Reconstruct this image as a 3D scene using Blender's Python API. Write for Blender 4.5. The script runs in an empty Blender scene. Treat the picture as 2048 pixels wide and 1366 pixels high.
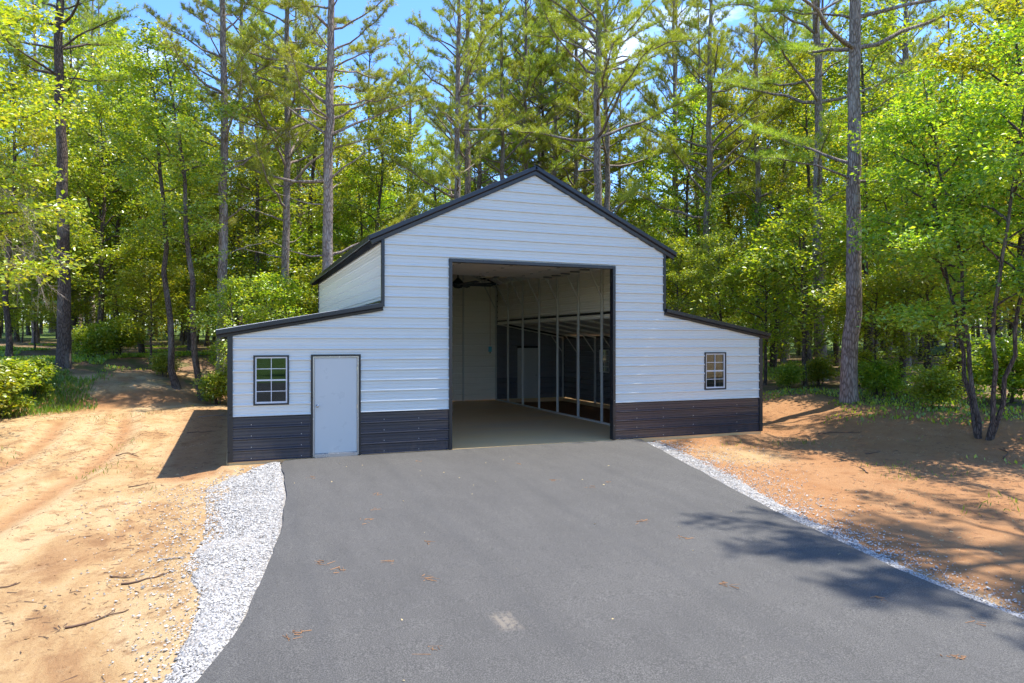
import bpy, bmesh, math, random
import numpy as np
from mathutils import Vector, Matrix

scene = bpy.context.scene
COL = scene.collection
R = math.radians

# ------------------------------------------------------------------ camera
CAM = np.array([0.0874, -15.1853, 2.4336]); YAW = R(21.683); FPX = 1400.0
cd = bpy.data.cameras.new('camera'); cam = bpy.data.objects.new('camera', cd); COL.objects.link(cam)
cam.location = CAM; cam.rotation_euler = (R(90), 0, -YAW)
cd.sensor_width = 36; cd.lens = FPX / 2048 * 36; cd.clip_end = 2000; cd.clip_start = .05
scene.camera = cam

# ------------------------------------------------------------------ world, sun, exposure
TOSUN = Vector((0.37, -0.022, 1.0)).normalized()
world = bpy.data.worlds.new('World'); scene.world = world; world.use_nodes = True
wn = world.node_tree; wn.nodes.clear()
wo = wn.nodes.new('ShaderNodeOutputWorld'); bg = wn.nodes.new('ShaderNodeBackground')
sky = wn.nodes.new('ShaderNodeTexSky'); sky.sky_type = 'NISHITA'; sky.sun_disc = False
sky.sun_elevation = math.asin(TOSUN.z); sky.sun_rotation = math.atan2(TOSUN.x, TOSUN.y)
sky.air_density = 1.0; sky.dust_density = .35; sky.ozone_density = 3.0
# thin fair-weather cloud
tc = wn.nodes.new('ShaderNodeTexCoord'); mp = wn.nodes.new('ShaderNodeMapping'); mp.inputs['Scale'].default_value = (1, 1, 2.6)
nz = wn.nodes.new('ShaderNodeTexNoise'); nz.inputs['Scale'].default_value = 3.2; nz.inputs['Detail'].default_value = 9; nz.inputs['Roughness'].default_value = .6
rp = wn.nodes.new('ShaderNodeValToRGB'); rp.color_ramp.elements[0].position = .6; rp.color_ramp.elements[1].position = .86
mx = wn.nodes.new('ShaderNodeMixRGB'); mx.inputs[2].default_value = (7.6, 7.8, 8.0, 1)
wn.links.new(tc.outputs['Generated'], mp.inputs[0]); wn.links.new(mp.outputs[0], nz.inputs[0]); wn.links.new(nz.outputs[0], rp.inputs[0])
wn.links.new(rp.outputs[0], mx.inputs[0]); hsv = wn.nodes.new('ShaderNodeHueSaturation'); hsv.inputs['Saturation'].default_value = 1.18; wn.links.new(sky.outputs[0], hsv.inputs['Color']); tint = wn.nodes.new('ShaderNodeMixRGB'); tint.blend_type = 'MULTIPLY'; tint.inputs[0].default_value = 1; tint.inputs[2].default_value = (.78, .83, 1.0, 1); wn.links.new(hsv.outputs[0], tint.inputs[1]); wn.links.new(tint.outputs[0], mx.inputs[1])
wn.links.new(mx.outputs[0], bg.inputs[0]); bg.inputs[1].default_value = 0.13
wn.links.new(bg.outputs[0], wo.inputs[0])
sd = bpy.data.lights.new('sun', 'SUN'); sd.energy = 3.3; sd.angle = R(.53); sd.color = (1, .95, .86)
so = bpy.data.objects.new('sun', sd); COL.objects.link(so)
so.rotation_euler = TOSUN.to_track_quat('Z', 'Y').to_euler(); so.location = (20, -5, 40)
scene.view_settings.view_transform = 'Standard'; scene.view_settings.look = 'None'
scene.view_settings.exposure = 1.7; scene.view_settings.gamma = 1
scene.cycles.max_bounces = 9; scene.cycles.diffuse_bounces = 7; scene.cycles.glossy_bounces = 3
scene.cycles.transmission_bounces = 4; scene.cycles.transparent_max_bounces = 6
scene.cycles.sample_clamp_indirect = 6; scene.cycles.use_denoising = True
scene.cycles.caustics_reflective = False; scene.cycles.caustics_refractive = False

# ------------------------------------------------------------------ helpers
rng = np.random.default_rng(7); random.seed(7)

def link(o, parent=None):
    COL.objects.link(o)
    if parent is not None: o.parent = parent
    return o

def tag(o, label=None, cat=None, group=None, kind=None):
    if label: o['label'] = label
    if cat: o['category'] = cat
    if group: o['group'] = group
    if kind: o['kind'] = kind
    return o

def empty(name, loc=(0, 0, 0), rz=0):
    o = bpy.data.objects.new(name, None); o.location = loc; o.rotation_euler = (0, 0, rz); o.empty_display_size = .2
    return link(o)

def npmesh(name, V, F, mat, smooth=False):
    """V (n,3); F list of (m,k) int arrays (k 3 or 4)"""
    V = np.asarray(V, dtype=np.float32)
    if not isinstance(F, (list, tuple)): F = [F]
    F = [np.asarray(f, dtype=np.int32) for f in F if len(f)]
    me = bpy.data.meshes.new(name)
    me.vertices.add(len(V)); me.vertices.foreach_set('co', V.ravel())
    loops = np.concatenate([f.ravel() for f in F]); tot = np.concatenate([np.full(len(f), f.shape[1], np.int32) for f in F])
    start = np.concatenate([[0], np.cumsum(tot)[:-1]]).astype(np.int32)
    me.loops.add(len(loops)); me.loops.foreach_set('vertex_index', loops)
    me.polygons.add(len(tot)); me.polygons.foreach_set('loop_start', start); me.polygons.foreach_set('loop_total', tot)
    me.polygons.foreach_set('use_smooth', np.full(len(tot), bool(smooth)))
    me.update(calc_edges=True)
    if mat: me.materials.append(mat)
    return me

def npobj(name, V, F, mat, parent=None, smooth=False):
    return link(bpy.data.objects.new(name, npmesh(name, V, F, mat, smooth)), parent)

class MB:
    """collects boxes, bars and tubes for ONE part"""
    def __init__(s): s.V = []; s.Q = []; s.T = []; s.n = 0
    def add(s, V, Q=None, T=None):
        V = np.asarray(V, float)
        if Q is not None and len(Q): s.Q.append(np.asarray(Q, int) + s.n)
        if T is not None and len(T): s.T.append(np.asarray(T, int) + s.n)
        s.V.append(V); s.n += len(V); return s
    def box(s, a, b):
        (x0, y0, z0), (x1, y1, z1) = a, b
        V = [(x0, y0, z0), (x1, y0, z0), (x1, y1, z0), (x0, y1, z0), (x0, y0, z1), (x1, y0, z1), (x1, y1, z1), (x0, y1, z1)]
        return s.add(V, [(0, 3, 2, 1), (4, 5, 6, 7), (0, 1, 5, 4), (1, 2, 6, 5), (2, 3, 7, 6), (3, 0, 4, 7)])
    def bar(s, p, q, w, h=None, up=(0, 0, 1)):
        h = h or w; p = Vector(p); q = Vector(q); d = (q - p).normalized(); u = Vector(up)
        if abs(d.dot(u)) > .98: u = Vector((0, 1, 0))
        a = d.cross(u).normalized() * w / 2; b = a.cross(d).normalized() * h / 2
        V = [p - a - b, p + a - b, p + a + b, p - a + b, q - a - b, q + a - b, q + a + b, q - a + b]
        return s.add([tuple(v) for v in V], [(0, 3, 2, 1), (4, 5, 6, 7), (0, 1, 5, 4), (1, 2, 6, 5), (2, 3, 7, 6), (3, 0, 4, 7)])
    def tube(s, P, rad, k=6):
        V, Q = tube(P, rad, k); return s.add(V, Q)
    def prism(s, prof, a, b, close=True):
        """profile points swept from frame a to frame b: prof list of (u,v), a/b = (origin, U, V)"""
        n = len(prof); V = []
        for (o, U, W) in (a, b):
            o = np.array(o, float); U = np.array(U, float); W = np.array(W, float)
            V += [o + U * u + W * v for u, v in prof]
        Q = [(i, (i + 1) % n, n + (i + 1) % n, n + i) for i in range(n if close else n - 1)]
        return s.add(V, Q)
    def build(s, name, mat, parent=None, smooth=False, bevel=0):
        fs = []
        if s.Q: fs.append(np.concatenate(s.Q))
        if s.T: fs.append(np.concatenate(s.T))
        o = npobj(name, np.concatenate(s.V), fs, mat, parent, smooth)
        if bevel:
            m = o.modifiers.new('bevel', 'BEVEL'); m.width = bevel; m.segments = 2; m.limit_method = 'ANGLE'
        return o

def tube(P, rad, k=6):
    P = np.asarray(P, float); n = len(P); rad = np.broadcast_to(np.asarray(rad, float), (n,))
    T = np.gradient(P, axis=0); T /= np.linalg.norm(T, axis=1, keepdims=True) + 1e-9
    ref = np.where(np.abs(T[:, 2:3]) > .9, np.array([[1., 0, 0]]), np.array([[0, 0, 1.]]))
    A = np.cross(T, ref); A /= np.linalg.norm(A, axis=1, keepdims=True) + 1e-9; B = np.cross(T, A)
    an = np.arange(k) * 2 * math.pi / k
    V = P[:, None, :] + rad[:, None, None] * (np.cos(an)[None, :, None] * A[:, None, :] + np.sin(an)[None, :, None] * B[:, None, :])
    i = np.arange(n - 1)[:, None] * k; j = np.arange(k)[None, :]; j2 = (j + 1) % k
    Q = np.stack([i + j, i + j2, i + k + j2, i + k + j], -1).reshape(-1, 4)
    return V.reshape(-1, 3), Q

def site(px, d):
    """ground position of something seen in column px at distance d in front of the camera"""
    a = (px - 1024) / FPX * d
    return CAM[0] + a * math.cos(YAW) + d * math.sin(YAW), CAM[1] - a * math.sin(YAW) + d * math.cos(YAW)

def vnoise(x, y, seed=0):
    xi = np.floor(x).astype(np.int64); yi = np.floor(y).astype(np.int64); xf = x - xi; yf = y - yi
    def h(a, b):
        n = (a * 374761393 + b * 668265263 + seed * 2147483647) & 0xffffffff
        n = ((n ^ (n >> 13)) * 1274126177) & 0xffffffff
        return ((n ^ (n >> 16)) & 0xffff) / 65535.0
    u = xf * xf * (3 - 2 * xf); v = yf * yf * (3 - 2 * yf)
    return (h(xi, yi) * (1 - u) + h(xi + 1, yi) * u) * (1 - v) + (h(xi, yi + 1) * (1 - u) + h(xi + 1, yi + 1) * u) * v

def fbm(x, y, o=4, seed=0):
    s = 0; a = .5
    for i in range(o): s = s + a * (vnoise(x, y, seed + i) - .5); x = x * 2.03; y = y * 2.03; a *= .5
    return s

def sm(t): t = np.clip(t, 0, 1); return t * t * (3 - 2 * t)

# ------------------------------------------------------------------ materials
def new_mat(name):
    m = bpy.data.materials.new(name); m.use_nodes = True; nt = m.node_tree; nt.nodes.clear()
    out = nt.nodes.new('ShaderNodeOutputMaterial'); return m, nt, out

def N(nt, t, **kw):
    n = nt.nodes.new(t)
    for k, v in kw.items():
        if k.startswith('i_'):
            key = k[2:]; key = int(key) if key.isdigit() else key.replace('_', ' '); n.inputs[key].default_value = v
        else: setattr(n, k, v)
    return n

def ramp(nt, fac, stops, interp='LINEAR'):
    r = nt.nodes.new('ShaderNodeValToRGB'); cr = r.color_ramp; cr.interpolation = interp
    while len(cr.elements) > 1: cr.elements.remove(cr.elements[0])
    for i, (p, c) in enumerate(stops):
        e = cr.elements[0] if i == 0 else cr.elements.new(p)
        e.position = p; e.color = (*c, 1) if len(c) == 3 else c
    nt.links.new(fac, r.inputs[0]); return r.outputs[0]

def noise(nt, vec, scale, detail=4, rough=.55, dist=0):
    n = N(nt, 'ShaderNodeTexNoise', i_Scale=scale, i_Detail=detail, i_Roughness=rough, i_Distortion=dist)
    if vec is not None: nt.links.new(vec, n.inputs['Vector'])
    return n.outputs[0]

def mapping(nt, vec, scale=(1, 1, 1), rot=(0, 0, 0), loc=(0, 0, 0)):
    m = N(nt, 'ShaderNodeMapping'); m.inputs['Scale'].default_value = scale; m.inputs['Rotation'].default_value = rot; m.inputs['Location'].default_value = loc
    nt.links.new(vec, m.inputs[0]); return m.outputs[0]

def mix(nt, f, a, b, mode='MIX'):
    m = N(nt, 'ShaderNodeMixRGB', blend_type=mode)
    for i, v in enumerate((f, a, b)):
        if hasattr(v, 'is_linked'): nt.links.new(v, m.inputs[i])
        elif isinstance(v, (int, float)): m.inputs[i].default_value = v if i == 0 else (v, v, v, 1)
        else: m.inputs[i].default_value = (*v, 1)
    return m.outputs[0]

def math_(nt, op, a, b=None):
    m = N(nt, 'ShaderNodeMath', operation=op)
    for i, v in enumerate((a, b)):
        if v is None: continue
        if hasattr(v, 'is_linked'): nt.links.new(v, m.inputs[i])
        else: m.inputs[i].default_value = v
    return m.outputs[0]

def principled(nt, out, color, rough=.5, metal=0, spec=.5, bump=None, bump_s=.3, bump_d=.01, coat=0):
    p = N(nt, 'ShaderNodeBsdfPrincipled')
    for key, v in (('Base Color', color), ('Roughness', rough), ('Metallic', metal), ('Specular IOR Level', spec), ('Coat Weight', coat)):
        if hasattr(v, 'is_linked'): nt.links.new(v, p.inputs[key])
        elif isinstance(v, (tuple, list)): p.inputs[key].default_value = (*v, 1)
        else: p.inputs[key].default_value = v
    if bump is not None:
        b = N(nt, 'ShaderNodeBump', i_Strength=bump_s, i_Distance=bump_d); nt.links.new(bump, b.inputs['Height']); nt.links.new(b.outputs[0], p.inputs['Normal'])
    nt.links.new(p.outputs[0], out.inputs[0]); return p

def simple(name, col, rough=.5, metal=0, spec=.5, var=.12, scale=3, bump=.1, coat=0, streak=(1, 1, 1)):
    m, nt, out = new_mat(name); co = N(nt, 'ShaderNodeTexCoord').outputs['Object']
    v = mapping(nt, co, streak)
    n = noise(nt, v, scale, 6, .6); c2 = tuple(c * (1 - var) for c in col)
    c = mix(nt, n, col, c2); r = math_(nt, 'ADD', math_(nt, 'MULTIPLY', noise(nt, v, scale * 2.3, 3), .18), rough - .09)
    principled(nt, out, c, r, metal, spec, bump=noise(nt, co, scale * 9, 3), bump_s=bump, bump_d=.004, coat=coat); return m

def siding_mat(name, col, rough, dirt, coat=0, spec=.5, back=(.88, .83, .72)):
    m, nt, out = new_mat(name); co = N(nt, 'ShaderNodeTexCoord').outputs['Object']
    geo = N(nt, 'ShaderNodeNewGeometry'); pos = geo.outputs['Position']
    st = noise(nt, mapping(nt, pos, (1.2, 1.2, .25)), 2.2, 6, .65)
    c = mix(nt, math_(nt, 'MULTIPLY', st, .12), col, tuple(x * .8 for x in col))
    # red dust splashed up from the ground near the foot of the wall
    sep = N(nt, 'ShaderNodeSeparateXYZ'); nt.links.new(pos, sep.inputs[0])
    foot = ramp(nt, sep.outputs[2], [(0, (1, 1, 1)), (.42, (.12, .12, .12)), (.9, (0, 0, 0))])
    sp = noise(nt, mapping(nt, pos, (1, 1, .5)), 6, 8, .75)
    f = math_(nt, 'MULTIPLY', math_(nt, 'MULTIPLY', foot, ramp(nt, sp, [(.42, (0, 0, 0)), (.7, (1, 1, 1))])), dirt)
    c = mix(nt, f, c, (.34, .2, .1))
    # slight oil-canning of the sheet
    b = noise(nt, mapping(nt, pos, (.7, .7, 5)), 1.3, 2, .4)
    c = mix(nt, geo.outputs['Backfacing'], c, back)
    principled(nt, out, c, math_(nt, 'ADD', math_(nt, 'MULTIPLY', f, .4), rough), 0, spec, bump=b, bump_s=.25, bump_d=.012, coat=coat); return m

M = {}
M['white'] = siding_mat('white_siding', (.63, .635, .58), .30, .14)
M['black_siding'] = siding_mat('black_siding', (.026, .03, .042), .18, .10, spec=.9)
M['white_shade_back'] = siding_mat('white_siding_shade_inside', (.6, .6, .585), .34, .18, back=(.2, .2, .21))  # inner face darkened: shade of the unlit right lean-to put into the colour
M['black_shade_back'] = siding_mat('black_siding_shade_inside', (.016, .017, .022), .14, .3, spec=.7, back=(.15, .155, .17))  # wainscot inner face, the same lean-to shade painted into its colour
M['black'] = simple('black_trim', (.014, .015, .018), .3, var=.2, bump=.05)
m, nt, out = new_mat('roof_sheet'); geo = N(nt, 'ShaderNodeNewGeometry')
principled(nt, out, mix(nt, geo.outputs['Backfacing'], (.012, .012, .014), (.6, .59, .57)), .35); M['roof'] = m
M['galv'] = simple('galvanised_tube', (.72, .7, .64), .42, .1, var=.3, scale=8, streak=(1, 1, .2))
M['door_paint'] = simple('door_paint', (.55, .55, .51), .3, var=.04, scale=1.5, bump=.02)
M['frame_steel'] = simple('door_frame_steel', (.55, .53, .5), .25, .6, var=.2)
M['vinyl'] = simple('white_vinyl', (.6, .6, .6), .35, var=.05)
M['section'] = simple('door_section_white', (.66, .6, .54), .4, var=.06)
M['steel'] = simple('zinc_hardware', (.3, .3, .3), .4, .8, var=.3)
M['chrome'] = simple('satin_nickel', (.55, .52, .46), .2, 1, var=.1)
M['fan'] = simple('matte_black_fan', (.008, .016, .02), .45, var=.1)
M['blue'] = simple('pale_blue_plastic', (.12, .5, .62), .4, var=.1)
M['cord'] = simple('orange_brown_cord', (.5, .3, .2), .6)
M['cream'] = simple('cream_plastic', (.6, .52, .4), .5)

m, nt, out = new_mat('window_glass')
gl = N(nt, 'ShaderNodeBsdfGlossy', i_Roughness=.02); gl.inputs[0].default_value = (.75, .8, .8, 1)
tr = N(nt, 'ShaderNodeBsdfTransparent'); tr.inputs[0].default_value = (.6, .64, .62, 1)
fr = N(nt, 'ShaderNodeLayerWeight', i_Blend=.5); ms = N(nt, 'ShaderNodeMixShader')
nt.links.new(math_(nt, 'ADD', math_(nt, 'MULTIPLY', math_(nt, 'POWER', fr.outputs['Facing'], 4), .8), .09), ms.inputs[0]); nt.links.new(tr.outputs[0], ms.inputs[1]); nt.links.new(gl.outputs[0], ms.inputs[2]); nt.links.new(ms.outputs[0], out.inputs[0]); M['glass'] = m

# concrete floor with tracked-in clay dust
m, nt, out = new_mat('dusty_concrete'); pos = N(nt, 'ShaderNodeNewGeometry').outputs['Position']
n1 = noise(nt, mapping(nt, pos, (.35, 1, 1)), .9, 7, .6); n2 = noise(nt, pos, 14, 6, .7)
c = ramp(nt, n1, [(.3, (.66, .48, .29)), (.5, (.8, .53, .25)), (.7, (.84, .54, .21))])
sep = N(nt, 'ShaderNodeSeparateXYZ'); nt.links.new(pos, sep.inputs[0])
near = ramp(nt, math_(nt, 'ADD', math_(nt, 'MULTIPLY', sep.outputs[1], .12), math_(nt, 'MULTIPLY', n1, .5)), [(.2, (1, 1, 1)), (.75, (0, 0, 0))])
c = mix(nt, math_(nt, 'MULTIPLY', near, .6), c, (.74, .47, .18)); c = mix(nt, math_(nt, 'MULTIPLY', n2, .35), c, (.52, .36, .2))
principled(nt, out, c, .55, bump=n2, bump_s=.1); M['concrete'] = m

# asphalt
m, nt, out = new_mat('fresh_asphalt'); pos = N(nt, 'ShaderNodeNewGeometry').outputs['Position']
agg = noise(nt, pos, 85, 4, .8); big = noise(nt, pos, .55, 6, .6); mid = noise(nt, mapping(nt, pos, (2.4, .5, 1), (0, 0, .25)), 1.1, 6, .65)
c = ramp(nt, agg, [(.36, (.022, .021, .0195)), (.5, (.064, .061, .056)), (.66, (.165, .157, .143))])
c = mix(nt, ramp(nt, big, [(.35, (0, 0, 0)), (.65, (.35, .35, .35))]), c, (.05, .048, .045))
c = mix(nt, ramp(nt, mid, [(.35, (.2, .2, .2)), (.58, (0, 0, 0))]), c, (.024, .0232, .022))
# rolling seams
sw = N(nt, 'ShaderNodeTexWave', wave_type='BANDS', bands_direction='X', i_Scale=.16, i_Distortion=.5, i_Detail=1.5); nt.links.new(mapping(nt, pos, (1, .12, 1), (0, 0, .12)), sw.inputs[0])
c = mix(nt, ramp(nt, sw.outputs[0], [(.965, (0, 0, 0)), (.995, (.16, .16, .16))]), c, (.045, .045, .045))
# pale scuffs
sc = noise(nt, mapping(nt, pos, (1, 1.8, 1), (0, 0, .7)), 2.7, 8, .72, .6)
c = mix(nt, ramp(nt, sc, [(.66, (0, 0, 0)), (.78, (.4, .4, .4))]), c, (.3, .26, .2))
# muddy tyre print
def boxmask(cx, cy, hx, hy, rot):
    v = mapping(nt, pos, (1, 1, 1), (0, 0, 0), (-cx, -cy, 0)); v = mapping(nt, v, (1 / hx, 1 / hy, 0), (0, 0, rot))
    s = N(nt, 'ShaderNodeSeparateXYZ'); nt.links.new(v, s.inputs[0])
    k = math_(nt, 'MAXIMUM', math_(nt, 'ABSOLUTE', s.outputs[0]), math_(nt, 'ABSOLUTE', s.outputs[1]))
    rib = math_(nt, 'SINE', math_(nt, 'MULTIPLY', s.outputs[0], 11)); rib2 = math_(nt, 'SINE', math_(nt, 'ADD', math_(nt, 'MULTIPLY', s.outputs[1], 17), math_(nt, 'MULTIPLY', noise(nt, pos, 9, 2), 9)))
    e = ramp(nt, k, [(.45, (1, 1, 1)), (1, (0, 0, 0))])
    t = math_(nt, 'ADD', math_(nt, 'MULTIPLY', rib, .1), math_(nt, 'MULTIPLY', rib2, .06))
    t = math_(nt, 'ADD', t, math_(nt, 'MULTIPLY', noise(nt, pos, 16, 7, .8), 1.9))
    return math_(nt, 'MULTIPLY', e, ramp(nt, t, [(.75, (0, 0, 0)), (1.15, (1, 1, 1))]))
for (cx, cy, hx, hy, ro, am) in ((2.5, -8.95, .13, .24, .05, .2),):
    c = mix(nt, math_(nt, 'MULTIPLY', boxmask(cx, cy, hx, hy, ro), am), c, (.46, .37, .26))
principled(nt, out, c, .8, spec=.35, bump=agg, bump_s=.55, bump_d=.006); M['asphalt'] = m

# ground: clay, litter, lawn
m, nt, out = new_mat('red_clay_ground'); pos = N(nt, 'ShaderNodeNewGeometry').outputs['Position']
at = N(nt, 'ShaderNodeAttribute', attribute_name='zone'); zs = N(nt, 'ShaderNodeSeparateColor'); nt.links.new(at.outputs['Color'], zs.inputs[0])
n1 = noise(nt, mapping(nt, pos, (1.0, .45, 1), (0, 0, .55)), .8, 9, .66, .5); n2 = noise(nt, pos, 2.6, 8, .68); n3 = noise(nt, pos, 26, 6, .75); n4 = noise(nt, pos, 95, 5, .8)
c = ramp(nt, n1, [(.28, (.20, .10, .042)), (.38, (.29, .165, .072)), (.46, (.37, .238, .108)), (.56, (.435, .305, .158))])
c = mix(nt, ramp(nt, n2, [(.36, (.75, .75, .75)), (.47, (0, 0, 0))]), c, (.21, .11, .047))
c = mix(nt, ramp(nt, n2, [(.55, (0, 0, 0)), (.75, (.55, .55, .55))]), c, (.45, .325, .175))
c = mix(nt, ramp(nt, n3, [(.32, (.5, .5, .5)), (.46, (0, 0, 0))]), c, (.11, .055, .025))
shade = ramp(nt, n2, [(.3, (.11, .06, .034)), (.5, (.21, .115, .06)), (.68, (.33, .195, .105))])
litter = mix(nt, n3, shade, (.2, .13, .08)); litter = mix(nt, ramp(nt, noise(nt, pos, .9, 6, .7), [(.46, (0, 0, 0)), (.6, (.75, .75, .75))]), litter, (.06, .095, .02))
lf = ramp(nt, math_(nt, 'ADD', zs.outputs[0], math_(nt, 'MULTIPLY', math_(nt, 'SUBTRACT', n2, .5), .9)), [(.35, (0, 0, 0)), (.65, (1, 1, 1))])
c = mix(nt, lf, c, litter)
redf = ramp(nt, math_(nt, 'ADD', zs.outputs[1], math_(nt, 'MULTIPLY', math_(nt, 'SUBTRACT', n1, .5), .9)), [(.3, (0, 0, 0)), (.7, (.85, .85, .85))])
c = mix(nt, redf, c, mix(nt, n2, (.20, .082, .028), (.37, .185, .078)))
c = mix(nt, zs.outputs[2], c, mix(nt, n2, (.05, .11, .015), (.1, .19, .03)))
c = mix(nt, ramp(nt, n4, [(.36, (.45, .45, .45)), (.5, (0, 0, 0))]), c, (.13, .065, .03)); c = mix(nt, ramp(nt, n4, [(.56, (0, 0, 0)), (.68, (.3, .3, .3))]), c, (.46, .35, .23))
h = math_(nt, 'ADD', math_(nt, 'ADD', math_(nt, 'MULTIPLY', n2, .6), math_(nt, 'MULTIPLY', n3, .45)), math_(nt, 'MULTIPLY', n4, .2))
principled(nt, out, c, .92, spec=.2, bump=h, bump_s=.8, bump_d=.06); M['ground'] = m

m, nt, out = new_mat('crushed_stone'); geo = N(nt, 'ShaderNodeNewGeometry')
c = ramp(nt, geo.outputs['Random Per Island'], [(0, (.13, .124, .112)), (.2, (.28, .267, .245)), (.6, (.40, .38, .345)), (1, (.52, .495, .45))])
principled(nt, out, c, .85, spec=.3); M['stone'] = m
m, nt, out = new_mat('gravel_bed'); pos = N(nt, 'ShaderNodeNewGeometry').outputs['Position']
vo = N(nt, 'ShaderNodeTexVoronoi', i_Scale=30); nt.links.new(pos, vo.inputs['Vector'])
c = mix(nt, vo.outputs['Distance'], (.35, .335, .305), (.18, .15, .12)); principled(nt, out, c, .9, bump=vo.outputs['Distance'], bump_s=.9, bump_d=.03); M['gravel'] = m

def bark(name, a, b, lich, scale=1):
    m, nt, out = new_mat(name); co = N(nt, 'ShaderNodeTexCoord').outputs['Object']
    v = mapping(nt, co, (9 * scale, 9 * scale, 2.2 * scale)); vo = N(nt, 'ShaderNodeTexVoronoi', i_Scale=1.6, feature='DISTANCE_TO_EDGE')
    nd = noise(nt, v, 1.5, 4); nt.links.new(mix(nt, .35, v, nd, 'ADD'), vo.inputs['Vector'])
    plate = ramp(nt, vo.outputs[0], [(0, (0, 0, 0)), (.22, (1, 1, 1))]); n2 = noise(nt, v, 5, 6, .7)
    c = mix(nt, n2, a, tuple(x * .62 for x in a)); c = mix(nt, plate, b, c)
    c = mix(nt, ramp(nt, noise(nt, mapping(nt, co, (2, 2, .7)), 1.2, 5), [(.52, (0, 0, 0)), (.7, (.6, .6, .6))]), c, lich)
    principled(nt, out, c, .95, spec=.15, bump=mix(nt, .4, plate, n2), bump_s=.9, bump_d=.03); return m
M['pine_bark'] = bark('pine_bark', (.40, .32, .27), (.13, .095, .075), (.45, .42, .38))
M['dark_bark'] = bark('dark_bark', (.17, .13, .105), (.05, .037, .03), (.25, .235, .2), 1.4)
M['dead_wood'] = simple('grey_dead_wood', (.30, .255, .21), .9, var=.4, scale=6)
M['stick'] = simple('brown_stick', (.15, .085, .05), .9, var=.5, scale=8)

def leaf_mat(name, cols, trans, gloss=.06, tmix=.5):
    m, nt, out = new_mat(name); geo = N(nt, 'ShaderNodeNewGeometry'); oi = N(nt, 'ShaderNodeObjectInfo')
    f = math_(nt, 'FRACT', math_(nt, 'ADD', geo.outputs['Random Per Island'], 0))
    n = len(cols); c = ramp(nt, f, [(i / (n - 1), k) for i, k in enumerate(cols)])
    hs = N(nt, 'ShaderNodeHueSaturation'); nt.links.new(c, hs.inputs['Color'])
    nt.links.new(math_(nt, 'ADD', math_(nt, 'MULTIPLY', oi.outputs['Random'], .045), .478), hs.inputs['Hue'])
    nt.links.new(math_(nt, 'ADD', math_(nt, 'MULTIPLY', oi.outputs['Random'], .45), 1.0), hs.inputs['Value'])
    d = N(nt, 'ShaderNodeBsdfDiffuse'); t = N(nt, 'ShaderNodeBsdfTranslucent'); g = N(nt, 'ShaderNodeBsdfGlossy', i_Roughness=.38)
    g.inputs[0].default_value = (.9, .95, .9, 1)
    nt.links.new(hs.outputs[0], d.inputs[0]); nt.links.new(mix(nt, 1.0, hs.outputs[0], trans, 'MULTIPLY'), t.inputs[0])
    a = N(nt, 'ShaderNodeMixShader', i_0=tmix); nt.links.new(d.outputs[0], a.inputs[1]); nt.links.new(t.outputs[0], a.inputs[2])
    b = N(nt, 'ShaderNodeMixShader', i_0=gloss); nt.links.new(a.outputs[0], b.inputs[1]); nt.links.new(g.outputs[0], b.inputs[2])
    nt.links.new(b.outputs[0], out.inputs[0]); return m
M['leaf'] = leaf_mat('broad_leaf', [(.10, .175, .016), (.165, .245, .02), (.235, .30, .022), (.34, .34, .03)], (1.8, 1.7, .6))
M['leaf_yellow'] = leaf_mat('yellow_green_leaf', [(.15, .22, .014), (.21, .275, .018), (.28, .32, .022), (.38, .34, .03)], (1.6, 1.5, .55))
M['leaf_cool'] = leaf_mat('cool_green_leaf', [(.10, .18, .028), (.15, .23, .034), (.21, .28, .04)], (1.7, 1.7, .7), .08)
M['needle'] = leaf_mat('pine_needle', [(.17, .215, .02), (.235, .28, .026), (.30, .33, .034), (.38, .365, .045)], (1.5, 1.5, .5), .05, .45)
M['grass'] = leaf_mat('grass_blade', [(.07, .14, .015), (.12, .19, .02), (.2, .21, .05)], (1.6, 1.6, .8), .04)
M['dry_needle'] = simple('dry_pine_needle', (.34, .17, .07), .8, var=.4, scale=20)
M['dry_leaf'] = simple('dry_leaf', (.55, .42, .2), .7, var=.4, scale=20)

# ------------------------------------------------------------------ terrain
def H0(x, y):
    x = np.asarray(x, float); y = np.asarray(y, float)
    z = -.13 + .025 * np.clip(y, -25, 0) - .1 * sm(-x / 1.2) * sm(1 - (y - 3) / 8) + .09 * sm((y - 5) / 7) * sm((-x + .5) / 1.0)
    s1 = (x + 6.1) * -.492 + (y - 11.3) * .871 + .7 * (vnoise(x * .35, y * .35, 3) - .5)
    h1 = np.interp(s1, [0, .8, 3.2, 7, 40, 300], [0, .06, .8, 1.65, 3.0, 9])
    s2 = x - 14.4 - .3 * np.clip(-(y + 1), 0, 60) + 1.0 * (vnoise(x * .3 + 9, y * .3, 5) - .5)
    h2 = np.interp(s2, [0, 1.5, 4, 12, 60, 300], [0, .12, .6, 1.05, 2.4, 8])
    h3 = np.interp(y, [15, 40, 300], [0, 1.0, 9])
    return z + np.maximum(np.maximum(h1, h2), h3)

def pave_edges(y):
    yy = [-40, -13, -9.16, -8.63, -8.04, -7.15, -6.16, -5.11, -3.74, -2.91, -1.48, -.22, 0]
    L = [-3.2, -1.6, -.18, 0, .17, .35, .53, .69, .83, .9, .96, 1.0, 1.08]
    yr = [-40, -14, -10.66, -10.15, -9.2, -8.31, -7.69, -6.59, -5.44, -3.68, -1.71, -.16, 0]
    Rr = [8.6, 7.5, 7.3, 7.33, 7.39, 7.58, 7.69, 7.9, 8.18, 8.67, 9.18, 9.57, 9.62]
    return np.interp(y, yy, L), np.interp(y, yr, Rr)

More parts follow.
